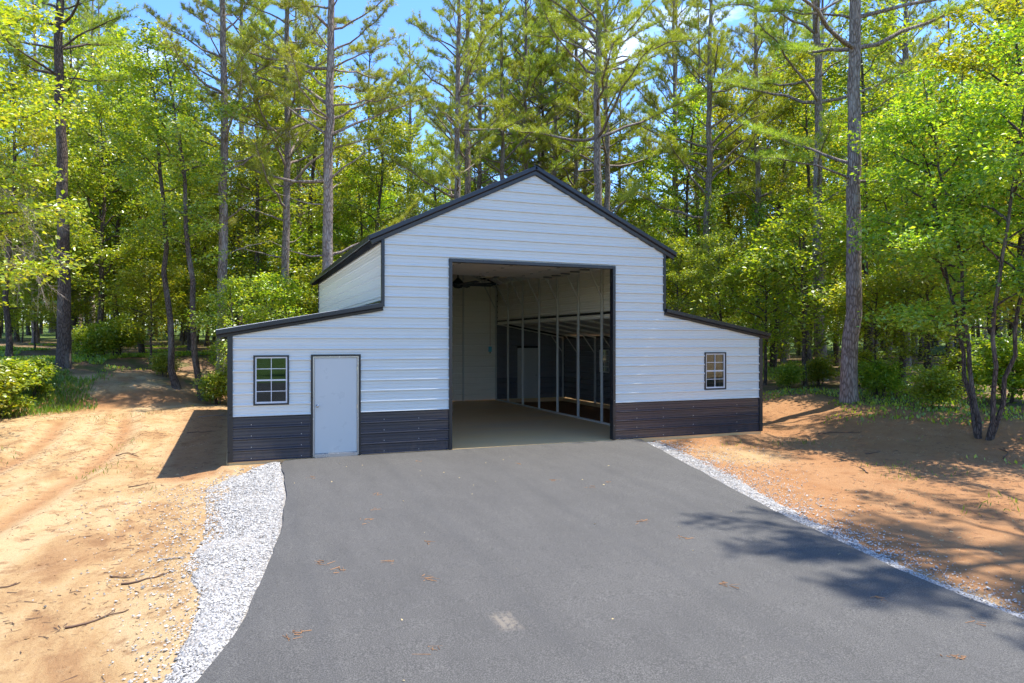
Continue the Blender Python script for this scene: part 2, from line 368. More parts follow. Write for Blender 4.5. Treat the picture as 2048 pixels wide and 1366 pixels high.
def H(x, y):
    x = np.asarray(x, float); y = np.asarray(y, float)
    z = H0(x, y); l, r = pave_edges(y)
    inside = sm((x - l + .25) / .3) * sm((r + .25 - x) / .3) * (y < .2)
    barn = sm((x + .2) / .2) * sm((13.6 - x) / .2) * sm((y + .15) / .2) * sm((12.6 - y) / .2)
    rough = 1 - np.maximum(inside, barn)
    rel = .09 * fbm(x * .55, y * .55, 3, 11) + .055 * fbm(x * 2.1, y * 2.1, 3, 21) + .03 * fbm(x * 7, y * 7, 2, 31)
    # wheel ruts across the left yard
    u = x + 3.6 + .045 * (y - 4) ** 2 * .25
    rut = 0
    for c0 in (-.9, .9): rut = rut - .07 * np.exp(-((u - c0) / .28) ** 2) + .045 * np.exp(-((np.abs(u - c0) - .5) / .15) ** 2)
    rut = rut * sm((y + 14) / 4) * sm((14 - y) / 4) * (x < 0)
    foot = .07 * sm((y + .8) / .7) * sm((.12 - y) / .1) * (((x > 9.9) & (x < 13.6)) | ((x < .95) & (x > -.2)))
    return z + rough * (rel + rut) + foot

def hz(x, y): return float(H(np.array([x]), np.array([y]))[0])

def axis(a, b, step, lim, g=1.13):
    mid = list(np.arange(a, b, step)); hi = []; s = step; v = b
    while v < lim: hi.append(v); s *= g; v += s
    lo = []; s = step; v = a - step
    while v > -lim: lo.append(v); s *= g; v -= s
    return np.array(lo[::-1] + mid + hi)
gx = axis(-13, 21, .13, 320); gy = axis(-14.5, 17, .13, 320)
X, Y = np.meshgrid(gx, gy); Z = H(X, Y)
V = np.stack([X, Y, Z], -1).reshape(-1, 3); nx = len(gx); ny = len(gy)
i = np.arange(ny - 1)[:, None] * nx + np.arange(nx - 1)[None, :]
F = np.stack([i, i + 1, i + nx + 1, i + nx], -1).reshape(-1, 4)
ground = tag(npobj('ground', V, F, M['ground'], smooth=True), kind='structure')
s1 = (X + 6.1) * -.492 + (Y - 11.3) * .871; s2 = X - 15.0 - .25 * np.clip(-(Y + 1), 0, 60)
lit = np.maximum(sm((s1 - 1.8) / 2.5), sm((s2 - 1.2) / 4.5)); lit = np.maximum(lit, sm((Y - 15) / 3))
lit = lit * (1 - .75 * np.exp(-((s1 - 4.2) / .8) ** 2) * (X < 2)) * sm((Y + 24) / 5)
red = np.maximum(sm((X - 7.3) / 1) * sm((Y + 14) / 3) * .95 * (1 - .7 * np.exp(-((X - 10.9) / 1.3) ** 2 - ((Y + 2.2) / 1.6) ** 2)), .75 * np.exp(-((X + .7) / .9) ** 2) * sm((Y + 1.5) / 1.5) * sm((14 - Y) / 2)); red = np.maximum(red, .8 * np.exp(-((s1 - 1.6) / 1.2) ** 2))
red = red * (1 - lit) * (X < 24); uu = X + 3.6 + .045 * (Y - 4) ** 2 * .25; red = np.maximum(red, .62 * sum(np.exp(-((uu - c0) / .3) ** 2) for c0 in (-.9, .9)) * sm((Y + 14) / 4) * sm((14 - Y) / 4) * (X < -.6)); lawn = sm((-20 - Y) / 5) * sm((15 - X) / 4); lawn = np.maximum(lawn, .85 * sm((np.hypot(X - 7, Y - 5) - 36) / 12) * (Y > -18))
ca = ground.data.color_attributes.new('zone', 'FLOAT_COLOR', 'POINT')
buf = np.stack([lit, red, lawn, np.ones_like(lit)], -1).astype(np.float32).reshape(-1); ca.data.foreach_set('color', buf)

# driveway sheet with a real edge
ys = np.concatenate([np.arange(-40, -14, 1.0), np.arange(-14, -.04, .14), [-.012]])
L, Rr = pave_edges(ys); wob = .03 * fbm(ys * 2.3, ys * 0 + 3, 3, 5) * 2
L = L + wob; Rr = Rr + .03 * fbm(ys * 2.1, ys * 0 + 8, 3, 6) * 2; nc = 40
t = np.linspace(0, 1, nc); PX = L[:, None] + (Rr - L)[:, None] * t[None, :]; PY = np.repeat(ys[:, None], nc, 1)
PZ = -.008 + .025 * np.clip(PY, -25, 0) + .03 * fbm(PX * .4, PY * .4, 3, 41) * sm(-PY / 1.5); PZ[:, 0] -= .015; PZ[:, -1] -= .015
Vt = np.stack([PX, PY, PZ], -1); lo = Vt[:, [0, -1]].copy(); lo[:, 0, 0] -= .06; lo[:, 1, 0] += .06; lo[:, :, 2] -= .22
nr = len(ys); V = np.concatenate([Vt.reshape(-1, 3), lo.reshape(-1, 3)]); i = np.arange(nr - 1)[:, None] * nc + np.arange(nc - 1)[None, :]
F = [np.stack([i, i + 1, i + nc + 1, i + nc], -1).reshape(-1, 4)]; b0 = nr * nc; k = np.arange(nr - 1)
F.append(np.stack([b0 + 2 * k, k * nc, (k + 1) * nc, b0 + 2 * k + 2], -1)); F.append(np.stack([k * nc + nc - 1, b0 + 2 * k + 1, b0 + 2 * k + 3, (k + 1) * nc + nc - 1], -1))
tag(npobj('driveway', V, F, M['asphalt'], smooth=False), kind='structure')
def drive_z(x, y): return -.008 + .025 * max(-25, min(0, y)) + .03 * float(fbm(np.array([x * .4]), np.array([y * .4]), 3, 41)[0]) * float(sm(-y / 1.5))

# gravel verges: a bed plus loose stones
gyl = np.array([-.35, -1.0, -1.7, -3.0, -4.7, -5.9, -7.0, -8.0, -8.7, -11, -14]); gwl = np.array([.4, .95, 1.3, 1.2, 1.0, 1.0, .6, .45, .4, .35, .3])
gyr = np.array([.05, -1.5, -4.0, -5.4, -7.0, -8.0, -9.0, -10.2, -14]); gwr = np.array([.4, .65, .6, .5, .4, .34, .3, .28, .25])
def verge(side, y):
    l, r = pave_edges(y)
    return (l, np.interp(-y, -gyl, gwl)) if side < 0 else (r, np.interp(-y, -gyr, gwr))
for side, nm, lab in ((-1, 'gravel_bed', 'white crushed stone verge along the left driveway edge'), (1, 'gravel_bed', 'narrow white crushed stone strip along the right driveway edge')):
    yb = np.arange(-14, -.1, .12); e, w = verge(side, yb); nn = 7
    w = w * (.75 + .5 * (vnoise(yb * 1.7, yb * 0 + side, 77)))
    tt = np.linspace(-.08, 1, nn); GX = e[:, None] + side * np.outer(w, tt); GY = np.repeat(yb[:, None], nn, 1)
    GZ = H(GX, GY) + .05 * (1 - np.clip(tt, 0, 1)[None, :] ** 2) + .012
    GZ[:, -1] -= .035
    V = np.stack([GX, GY, GZ], -1).reshape(-1, 3); i = np.arange(len(yb) - 1)[:, None] * nn + np.arange(nn - 1)[None, :]
    F = np.stack([i, i + 1, i + nn + 1, i + nn], -1).reshape(-1, 4)
    if side > 0: F = F[:, ::-1]
    tag(npobj(nm, V, F, M['gravel'], smooth=True), lab, 'gravel', kind='structure')
    n = 30000 if side < 0 else 14000
    sy = rng.uniform(-12.5, -.3, n); e, w = verge(side, sy); q = np.abs(rng.normal(0, .85 if side < 0 else 1.5, n)); q = np.where(rng.random(n) < (.7 if side < 0 else .5), rng.random(n), q)
    sx = e + side * (w * q + .02); size = rng.uniform(.005, .0135, n) * np.where(rng.random(n) < .06, 1.7, 1)
    sz = H(sx, sy) + .05 * np.clip(1 - q ** 2, 0, 1) + .012 + size * .3
    oc = np.array([(1, 0, 0), (-1, 0, 0), (0, 1, 0), (0, -1, 0), (0, 0, 1), (0, 0, -1)], float)
    J = oc[None] * (1 + rng.uniform(-.35, .35, (n, 6, 1))) + rng.uniform(-.3, .3, (n, 6, 3))
    V = J * size[:, None, None] * np.array([1.2, 1.0, .75]) + np.stack([sx, sy, sz], -1)[:, None, :]
    of = np.array([(0, 2, 4), (2, 1, 4), (1, 3, 4), (3, 0, 4), (2, 0, 5), (1, 2, 5), (3, 1, 5), (0, 3, 5)])
    F = (of[None] + (np.arange(n) * 6)[:, None, None]).reshape(-1, 3)
    tag(npobj('loose_gravel', V.reshape(-1, 3), F, M['stone']), 'loose white crushed stone scattered beside the ' + ('left' if side < 0 else 'right') + ' driveway edge', 'gravel', kind='stuff')

# ------------------------------------------------------------------ barn
W_, LEN = 13.41, 12.25; XA, XB = 3.1, 10.31; XM = 6.705
PIT = .2286; COURSE = PIT * 4
_pz = np.array([0, .011, .030, .0642, .0702, .0822, .0882, .1404, .1464, .1584, .1644, PIT - .030, PIT - .011, PIT])
_po = np.array([.028, .028, 0, 0, .006, .006, 0, 0, .006, .006, 0, 0, .028, .028])
def rib_off(z): return np.interp(np.mod(z + 1e-9, PIT), _pz, _po)

barn = empty('barn', (0, 0, 0))
tag(barn, 'white metal barn with black wainscot, tall open centre bay and two lean-to wings', 'barn')

def siding(name, mat, O, D, Nn, z0, z1, lf, rf, openings=(), extra=(), parent=barn):
    """one course of ribbed sheet on a wall: O origin, D along, Nn outward"""
    O = np.array(O, float); D = np.array(D, float); Nn = np.array(Nn, float)
    k0 = int(math.floor(z0 / PIT)) - 1; k1 = int(math.ceil(z1 / PIT)) + 1
    zs = [z0, z1] + [k * PIT + p for k in range(k0, k1) for p in _pz[:-1]] + [v for o in openings for v in (o[2], o[3])] + list(extra)
    zs = sorted(set(round(v, 5) for v in zs if z0 - 1e-6 <= v <= z1 + 1e-6)); mb = MB()
    for za, zb in zip(zs[:-1], zs[1:]):
        m_ = (za + zb) / 2; segs = [(lf(za), rf(za), lf(zb), rf(zb))]
        for (a, b, c, d) in openings:
            if c < m_ < d:
                ns = []
                for (l0, r0, l1, r1) in segs:
                    if a > l0: ns.append((l0, min(a, r0), l1, min(a, r1)))
                    if b < r0: ns.append((max(b, l0), r0, max(b, l1), r1))
                segs = ns
        oa, ob = float(rib_off(za)), float(rib_off(zb))
        for (l0, r0, l1, r1) in segs:
            if r0 - l0 < 1e-4 and r1 - l1 < 1e-4: continue
            r0 = max(r0, l0); r1 = max(r1, l1)
            P = [O + D * l0 + Nn * oa + (0, 0, za), O + D * r0 + Nn * oa + (0, 0, za), O + D * r1 + Nn * ob + (0, 0, zb), O + D * l1 + Nn * ob + (0, 0, zb)]
            mb.add(P, [(0, 1, 2, 3) if float(np.dot(np.cross(D, (0, 0, 1)), Nn)) > 0 else (3, 2, 1, 0)])
    return mb.build(name, mat, parent) if mb.n else None

FRONT = ((0, 0, 0), (1, 0, 0), (0, -1, 0)); DOOR = (4.60, 8.86, -1, 4.29)
WALK = (1.61, 2.60, -1, 2.14); WIN1 = (.48, 1.13, 1.15, 2.13); WIN2 = (11.57, 12.21, 1.19, 2.13)
LT0, LTS = 2.56, .182          # lean-to soffit height at the outer wall and slope
GT, GS = 6.49, .475            # gable soffit at the ridge and slope
RZ = 6.56                      # roof plane at the ridge
cst = lambda v: (lambda z: v)
lA = lambda z: max(0, (z - LT0) / LTS); rC = lambda z: min(W_, W_ - (z - LT0) / LTS)
lB = lambda z: max(XA, XM - (GT - z) / GS); rB = lambda z: min(XB, XM + (GT - z) / GS)
gx_ = [LT0, LT0 + LTS * XA, GT - GS * (XM - XA)]
for k in range(8):
    z0, z1 = k * COURSE, min((k + 1) * COURSE, GT)
    if z0 >= GT: break
    mat, nm = (M['black_siding'], 'wainscot_panel') if k == 0 else (M['white'], 'siding_panel')
    b0 = .005 if k == 0 else z0
    if z0 < LT0 + LTS * XA:
        zt = min(z1, LT0 + LTS * XA)
        siding(nm, mat, *FRONT, b0, zt, lA, cst(XA), [WALK, WIN1], gx_) if z0 >= WALK[3] or z1 > WALK[3] else (siding(nm, mat, *FRONT, b0, zt, lA, cst(WALK[0]), [WIN1], gx_), siding(nm, mat, *FRONT, b0, zt, cst(WALK[1]), cst(XA), (), gx_))
        siding(nm, mat, *FRONT, b0, zt, cst(XB), rC, [WIN2], gx_)
    if z0 < DOOR[3]:
        siding(nm, mat, *FRONT, b0, z1, lB, cst(DOOR[0]), (), gx_); siding(nm, mat, *FRONT, b0, z1, cst(DOOR[1]), rB, (), gx_)
        if z1 > DOOR[3]: siding(nm, mat, *FRONT, DOOR[3], z1, cst(DOOR[0]), cst(DOOR[1]), (), gx_)
    else: siding(nm, mat, *FRONT, z0, z1, lB, rB, (), gx_)
# back wall, outer side walls, upper side walls
BACK = ((0, LEN, 0), (1, 0, 0), (0, 1, 0)); BDOOR = (11.27, 12.17, -1, 2.14); SWIN = (8.2, 9.0, 1.22, 2.14)
for k in range(8):
    z0, z1 = k * COURSE, min((k + 1) * COURSE, GT)
    if z0 >= GT: break
    zb = .005 if k == 0 else z0; mat, nm = (M['black_siding'], 'wainscot_panel') if k == 0 else (M['white'], 'siding_panel')
    siding(nm if k else 'siding_panel', M['white'], *BACK, zb, z1, lB, rB, (), gx_)
    if z0 < LT0 + LTS * XA:
        zt = min(z1, LT0 + LTS * XA); siding(nm, mat, *BACK, zb, zt, lA, cst(XA), (), gx_); md = M['black_shade_back' if k == 0 else 'white_shade_back']; siding(nm, md, *BACK, zb, zt, cst(XB), rC, [BDOOR], gx_) if z1 > BDOOR[3] else (siding(nm, md, *BACK, zb, zt, cst(XB), cst(BDOOR[0]), (), gx_), siding(nm, md, *BACK, zb, zt, cst(BDOOR[1]), cst(W_), (), gx_))
    if z0 < LT0:
        siding(nm, mat, (0, 0, 0), (0, 1, 0), (-1, 0, 0), zb, min(z1, LT0), cst(0), cst(LEN))
        siding(nm, M['black_shade_back' if k == 0 else 'white_shade_back'], (W_, 0, 0), (0, 1, 0), (1, 0, 0), zb, min(z1, LT0), cst(0), cst(LEN), [SWIN])
    et = GT - GS * (XM - XA)
    if z1 > 3.0 and z0 < et:
        for x_, n_ in ((XA, -1), (XB, 1)):
            siding('siding_panel', M['white'], (x_, 0, 0), (0, 1, 0), (n_, 0, 0), max(z0, 3.12), min(z1, et), cst(0), cst(LEN))
    if z0 < 3.12: siding('siding_panel', M['white'], (XA, 0, 0), (0, 1, 0), (-1, 0, 0), zb, min(z1, 3.12), cst(0), cst(LEN))

# roof sheets, ribs running down the slope
NS = 13; RY0, RY1 = -.09, LEN + .09; SW = (RY1 - RY0) / NS
def roof_mesh(L):
    p = SW / 4; ys_ = []; os_ = []
    for q in range(4):
        for a, o in ((0, 0), (p / 2 - .022, 0), (p / 2 - .008, .019), (p / 2 + .008, .019), (p / 2 + .022, 0)): ys_.append(q * p + a); os_.append(o)
    ys_.append(SW); os_.append(0); n = len(ys_)
    V = [(u, y, o) for u in (0, L) for y, o in zip(ys_, os_)]; Fq = [(i, n + i, n + i + 1, i + 1) for i in range(n - 1)]
    return npmesh('roof_sheet', V, [np.array(Fq)], M['roof'])
def roof(xr, zr, slope, run, sgn):
    L = run * math.hypot(1, slope); me = roof_mesh(L); ang = math.atan(slope)
    if sgn < 0: me.flip_normals()
    for k in range(NS):
        o = link(bpy.data.objects.new('roof_panel', me), barn); o.location = (xr, RY0 + k * SW, zr)
        o.rotation_euler = (0, ang, 0) if sgn > 0 else (0, -ang, 0)
        if sgn < 0: o.scale = (-1, 1, 1)
UR = 3.9
roof(XM, RZ, GS, UR, 1); roof(XM, RZ, GS, UR, -1)
LRZ = LT0 + LTS * XA + .13; roof(XB + .03, LRZ, LTS, W_ - XB + .24, 1); roof(XA - .03, LRZ, LTS, XA + .24 - .03, -1)
MB().prism([(-.19, -.075), (0, .035), (.19, -.075), (.17, -.085), (0, .012), (-.17, -.085)], ((XM, RY0 - .03, RZ), (1, 0, 0), (0, 0, 1)), ((XM, RY1 + .03, RZ), (1, 0, 0), (0, 0, 1))).build('ridge_cap', M['black'], barn)

# rake trim: rolled upper lip, slanted step, lower leg
def rake(x0, z0, x1, z1, yf, sgn, thick=.18):
    d = Vector((x1 - x0, 0, z1 - z0)).normalized(); up = np.array([-d.z, 0, d.x]) * (1 if d.x > 0 else -1)
    prof = [(.012, 0), (.016, .10), (.01, .112), (-.068, .112), (-.078, .106), (-.092, .068), (-.098, .055), (-thick + .01, .052), (-thick, .045), (-thick, 0)]
    out_ = np.array([0, sgn, 0], float); mb = MB()
    mb.prism(prof, ((x0, yf, z0), up, out_), ((x1, yf, z1), up, out_))
    n = len(prof); q = [tuple(range(n)), tuple(range(n, 2 * n))]
    o = mb.build('rake_trim', M['black'], barn)
    bm = bmesh.new(); bm.from_mesh(o.data); bm.verts.ensure_lookup_table()
    for f in q: bm.faces.new([bm.verts[i] for i in f])
    bmesh.ops.recalc_face_normals(bm, faces=bm.faces); bm.to_mesh(o.data); bm.free(); return o
for yf, sg in ((-.002, -1), (LEN + .002, 1)):
    rake(XM, RZ, XM + UR + .02, RZ - GS * (UR + .02), yf, sg); rake(XM, RZ, XM - UR - .02, RZ - GS * (UR + .02), yf, sg)
    xr = W_ - XB + .25; rake(XB + .022, LRZ, XB + xr, LRZ - LTS * xr, yf, sg, .15); rake(XA - .022, LRZ, XA - xr, LRZ - LTS * xr, yf, sg, .15)
# eave trims and soffit closers
ez = RZ - GS * UR
for s in (-1, 1):
    xe = XM + s * UR
    MB().box((min(xe, xe + s * .025), RY0, ez - .10), (max(xe, xe + s * .025), RY1, ez + .012)).build('eave_trim', M['black'], barn)
    xw = XA if s < 0 else XB
    MB().box((min(xw + s * .024, xw + s * .05), .07, 4.60), (max(xw + s * .024, xw + s * .05), LEN - .07, 4.76)).build('eave_closer', M['black'], barn)
    xo = -.21 if s < 0 else W_ + .21; lz = LRZ - LTS * (W_ - XB + .24)
    MB().box((min(xo, xo + s * .025), RY0, lz - .085), (max(xo, xo + s * .025), RY1, lz + .012)).build('eave_trim', M['black'], barn)
    xj = XA if s < 0 else XB
    MB().box((min(xj, xj + s * .05), RY0 + .1, LRZ - .01), (max(xj, xj + s * .05), RY1 - .1, LRZ + .07)).build('wall_flashing', M['black'], barn)
# corner trims
for (x0, x1, zt) in ((-.032, .07, LT0 + .02), (W_ - .07, W_ + .032, LT0 + .02)):
    for (y0, y1) in ((-.032, .05), (LEN - .05, LEN + .032)): MB().box((x0, y0, 0), (x1, y1, zt)).build('corner_trim', M['black'], barn)
for (x0, x1) in ((XA - .032, XA + .035), (XB - .035, XB + .032)):
    for (y0, y1) in ((-.034, .05), (LEN - .05, LEN + .034)): MB().box((x0, y0, LRZ - .06), (x1, y1, GT - GS * (XM - XA) + .06)).build('corner_trim', M['black'], barn)
# opening trim of the tall bay
a, b, _, t = DOOR
MB().box((a - .01, -.042, 0), (a + .065, .12, t)).build('opening_trim', M['black'], barn, bevel=.004)
MB().box((b - .065, -.042, 0), (b + .01, .12, t)).build('opening_trim', M['black'], barn, bevel=.004)
MB().box((a - .01, -.044, t - .062), (b + .01, .12, t + .012)).build('opening_trim', M['black'], barn, bevel=.004)
for zz in np.arange(.35, 4.1, .62):
    MB().tube([(b - .028, -.040, zz), (b - .028, -.049, zz)], [.010, .007], 6).build('trim_screw', M['galv'], barn)
# fasteners along the frame lines
mb = MB()
for xs, zt in ((.42, 2.4), (1.4, 2.4), (XA + .03, 4.4), (3.9, 4.9), (5.2, 5.4), (6.7, 6.1), (8.2, 5.4), (9.5, 4.9), (XB - .03, 4.4), (11.2, 2.9), (12.6, 2.5)):
    for zz in np.arange(PIT * .5 - .06, zt, PIT):
        if DOOR[0] < xs < DOOR[1] and zz < DOOR[3] + .05: continue
        mb.box((xs - .006, -.006, zz - .006), (xs + .006, 0.001, zz + .006))
tag(mb.build('siding_screw', M['galv'], barn), kind='stuff')
# foundation
MB().box((XA - .05, .004, -.35), (XB + .04, LEN - .01, 0)).build('floor_slab', M['concrete'], barn)
for bx in (((-.0, .002, -.4), (XA - .055, .14, -.002)), ((XB + .045, .002, -.4), (W_ + .0, .14, -.002)), ((XB + .045, LEN - .16, -.4), (W_ - .125, LEN - .002, .03)), ((.125, LEN - .16, -.4), (XA - .055, LEN - .002, .03)), ((-.05, .145, -.4), (.12, LEN + .05, -.002)), ((W_ - .12, .145, -.4), (W_ + .05, LEN + .05, -.002))):
    MB().box(*bx).build('footing', M['concrete'], barn)

# tube frame inside
PY_ = [.1 + 1.53 * k for k in range(9)]; hw = .032
for y in PY_:
    yy = min(y, LEN - .06)
    for x_, s in ((XB - .06, -1), (XA + .06, 1)):
        MB().box((x_ - hw, yy - hw, .055), (x_ + hw, yy + hw, 4.66)).build('post', M['galv'], barn, bevel=.006)
        MB().bar((x_, yy, 3.75), (x_ + s * .62, yy, 4.66 + .62 * GS - .02), .04, .04).build('knee_brace', M['galv'], barn)
        MB().bar((x_, yy, 4.66), (XM, yy, 4.66 + GS * (abs(XM - x_)) - .02), .057, .057).build('rafter', M['galv'], barn)
    MB().bar((XB, yy, LRZ - .10), (W_ - .05, yy, LRZ - .10 - LTS * (W_ - .05 - XB)), .057, .057).build('rafter', M['galv'], barn)
    if not SWIN[0] < yy < SWIN[1]: MB().box((W_ - .1, yy - hw, 0), (W_ - .036, yy + hw, LT0 + .02)).build('post', M['galv'], barn)
    MB().bar((W_ - .07, yy, 1.95), (W_ - .6, yy, 2.66), .035).build('knee_brace', M['galv'], barn)
for x_ in (XB - .06, XA + .06):
    MB().box((x_ - hw, .07, 0), (x_ + hw, LEN - .03, .052)).build('sole_plate', M['galv'], barn)
for x_ in (4.4, 5.9, 7.4, 8.82):
    MB().box((x_ - hw, LEN - .1, 0), (x_ + hw, LEN - .04, 4.66 + GS * (XM - XA - abs(x_ - XM)) - .05)).build('post', M['galv'], barn)
for x_ in np.linspace(XA + .5, XB - .5, 9):
    zc = RZ - GS * abs(x_ - XM) - .05
    MB().box((x_ - .03, .1, zc - .03), (x_ + .03, LEN - .1, zc)).build('purlin', M['galv'], barn)

# walk door
wd = bpy.data.objects.new('walk_door', None); link(wd, barn)
a, b, _, t = WALK
MB().box((a + .055, .0, .075), (b - .055, .045, t - .055)).build('door_leaf', M['door_paint'], wd, bevel=.004)
fr = MB(); fr.box((a + .018, -.018, .01), (a + .05, .06, t - .018)); fr.box((b - .05, -.018, .01), (b - .018, .06, t - .018)); fr.box((a + .0505, -.017, t - .05), (b - .0505, .06, t - .018)); fr.build('door_frame', M['frame_steel'], wd, bevel=.003)
fr = MB(); fr.box((a - .022, -.033, 0), (a + .016, .05, t + .02)); fr.box((b - .016, -.033, 0), (b + .022, .05, t + .02)); fr.box((a + .0165, -.033, t - .016), (b - .0165, .05, t + .02)); fr.build('door_trim', M['black'], wd)
MB().box((a + .051, -.025, -.01), (b - .051, .06, .07)).build('threshold', M['frame_steel'], wd, bevel=.004)
kx, kz = 1.72, 1.08; kp = [(.028, 0), (.03, -.01), (.012, -.014), (.012, -.035), (.026, -.045), (.03, -.06), (.022, -.074), (.001, -.078)]
an = np.arange(14) * 2 * math.pi / 14; V = [(kx + r_ * math.cos(q), y_, kz + r_ * math.sin(q)) for r_, y_ in kp for q in an]
F = [(i * 14 + j, i * 14 + (j + 1) % 14, (i + 1) * 14 + (j + 1) % 14, (i + 1) * 14 + j) for i in range(len(kp) - 1) for j in range(14)]
npobj('door_knob', V, np.array(F), M['chrome'], wd, True)
for zz in (.3, 1.05, 1.85): MB().tube([(b - .052, -.008, zz - .045), (b - .052, -.008, zz + .045)], .008, 8).build('hinge', M['chrome'], wd)

def window(op, O, D, Nn):
    """op=(u0,u1,z0,z1) on wall frame"""
    w = bpy.data.objects.new('window', None); link(w, barn)
    O = np.array(O, float); D = np.array(D, float); Nn = np.array(Nn, float); u0, u1, z0, z1 = op
    def bx(mb, ua, ub, na, nb, za, zb):
        P = np.array([O + D * u + Nn * n + (0, 0, z) for z in (za, zb) for (u, n) in ((ua, na), (ub, na), (ub, nb), (ua, nb))])
        mb.add(P, [(0, 3, 2, 1), (4, 5, 6, 7), (0, 1, 5, 4), (1, 2, 6, 5), (2, 3, 7, 6), (3, 0, 4, 7)])
    tm = MB(); e = .022
    for q in ((u0 - e, u0 + .012, z0 - e, z1 + e), (u1 - .012, u1 + e, z0 - e, z1 + e)): bx(tm, q[0], q[1], -.03, .03, q[2], q[3])
    for q in ((z0 - e, z0 + .012), (z1 - .012, z1 + e)): bx(tm, u0 + .0125, u1 - .0125, -.03, .03, *q)
    tm.build('window_trim', M['black'], w)
    fm = MB(); f0 = .013; f1 = .04
    for q in ((u0 + f0, u0 + f1), (u1 - f1, u1 - f0)): bx(fm, q[0], q[1], -.04, .016, z0 + f0, z1 - f0)
    for q in ((z0 + f0, z0 + f1 + .01), (z1 - f1, z1 - f0)): bx(fm, u0 + f1 + .0005, u1 - f1 - .0005, -.04, .016, *q)
    fm.build('window_frame', M['vinyl'], w)
    zm = (z0 + z1) / 2; rm = MB(); bx(rm, u0 + f1 + .001, u1 - f1 - .001, -.035, .012, zm - .016, zm + .016); rm.build('meeting_rail', M['vinyl'], w)
    um = (u0 + u1) / 2; zb = z0 + f1 + .01; zt = z1 - f1
    for (za, zc) in ((zb, zm - .016), (zm + .016, zt)):
        mm = MB(); bx(mm, um - .007, um + .007, -.022, .004, za, zc); mm.build('muntin', M['vinyl'], w)
        zh = (za + zc) / 2
        for (ua, uc) in ((u0 + f1, um - .0075), (um + .0075, u1 - f1)):
            mm = MB(); bx(mm, ua, uc, -.021, .003, zh - .007, zh + .007); mm.build('muntin', M['vinyl'], w)
            for (p0, p1) in ((za, zh - .007), (zh + .007, zc)):
                g = MB(); bx(g, ua, uc, -.016, -.012, p0, p1); g.build('pane', M['glass'], w)
window(WIN1, *FRONT); window(WIN2, *FRONT); window(SWIN, (W_, 0, 0), (0, 1, 0), (1, 0, 0))
bd = bpy.data.objects.new('back_door', None); link(bd, barn)
MB().box((BDOOR[0] - .03, LEN - .05, -.1), (BDOOR[1] + .03, LEN - .01, 2.16)).build('door_leaf', M['door_paint'], bd)
MB().tube([(BDOOR[1] - .09, LEN - .05, 1.0), (BDOOR[1] - .09, LEN - .11, 1.0)], .03, 10).build('door_knob', M['chrome'], bd)
MB().box((BDOOR[0] - .05, LEN - .07, 2.165), (BDOOR[1] + .05, LEN - .005, 2.24)).build('door_trim', M['black'], bd)

# sectional door rolled up under the roof
od = bpy.data.objects.new('overhead_door', None); link(od, barn)
for k in range(7):
    y0 = .42 + k * .605
    MB().box((4.52, y0, 4.40), (8.95, y0 + .592, 4.445)).build('door_section', M['section'], od, bevel=.006)
    for x_ in (5.35, 6.75, 8.1):
        if k: MB().box((x_ - .03, y0 - .055, 4.385), (x_ + .03, y0 + .045, 4.399)).build('hinge', M['steel'], od)
for k in range(7):
    y0 = .42 + k * .605
    for x_ in (4.62, 8.86): MB().tube([(x_ - .1, y0 + .02, 4.37), (x_ + .18, y0 + .02, 4.37)], .022, 8).build('roller', M['steel'], od)
for x_ in (4.40, 9.06):
    MB().box((x_ - .012, .35, 4.34), (x_ + .012, 4.9, 4.40)).build('track', M['galv'], od)
    MB().box((x_ - .012, .14, .3), (x_ + .012, .18, 4.1)).build('track', M['galv'], od)
    MB().bar((x_, 4.5, 4.4), (x_, 4.5, 5.3), .03).build('track_hanger', M['galv'], od)

# opener, fan and hanging control
op = empty('door_opener', (7.4, 5.3, 0)); tag(op, 'cream and black door opener motor hung behind the raised overhead door', 'door opener')
MB().box((-.16, -.2, 4.42), (.16, .2, 4.6)).build('motor_case', M['cream'], op, bevel=.03)
MB().box((.17, -.14, 4.43), (.36, .14, 4.58)).build('lamp_cover', M['black'], op, bevel=.02)
MB().box((.365, -.15, 4.42), (.62, .15, 4.6)).build('battery_case', M['cream'], op, bevel=.03)
MB().bar((0, -.2, 4.52), (0, -4.6, 4.52), .03).build('rail', M['galv'], op)
for x_ in (-.12, .12): MB().bar((x_, 0, 4.6), (x_, 0, 6.2 - .07), .025).build('hanger', M['galv'], op)
fan = empty('ceiling_fan', (XM, 6.1, 0)); tag(fan, 'large black eight-blade ceiling fan hanging in the open bay', 'fan')
MB().tube([(0, 0, 4.42), (0, 0, 6.5)], .022, 8).build('down_rod', M['fan'], fan)
MB().tube([(0, 0, 4.12), (0, 0, 4.14), (0, 0, 4.2), (0, 0, 4.32), (0, 0, 4.40), (0, 0, 4.46)], [.02, .12, .17, .17, .09, .03], 16).build('motor', M['fan'], fan, True)
for k in range(8):
    q = k * math.pi / 4 + .2; c_, s_ = math.cos(q), math.sin(q); mb = MB()
    mb.bar((c_ * .14, s_ * .14, 4.24), (c_ * 1.25, s_ * 1.25, 4.25), .13, .018, up=(-.25 * s_, .25 * c_, 1)); mb.build('blade', M['fan'], fan)
ctl = empty('hanging_control', (9.2, 10.0, 0)); tag(ctl, 'pale blue control box hanging on a thin cord inside the barn', 'control box')
MB().box((-.06, -.04, 2.04), (.06, .04, 2.24)).build('box', M['blue'], ctl, bevel=.012)
MB().tube([(0, 0, 2.24), (.004, 0, 3.4), (-.003, 0, 4.4), (0, 0, 5.3)], .008, 5).build('cord', M['cord'], ctl)
MB().tube([(0, -.0, 1.98), (0, 0, 2.045)], .022, 8).build('button', M['black'], ctl)

# ------------------------------------------------------------------ trees
def norm(v): return v / (np.linalg.norm(v, axis=-1, keepdims=True) + 1e-9)

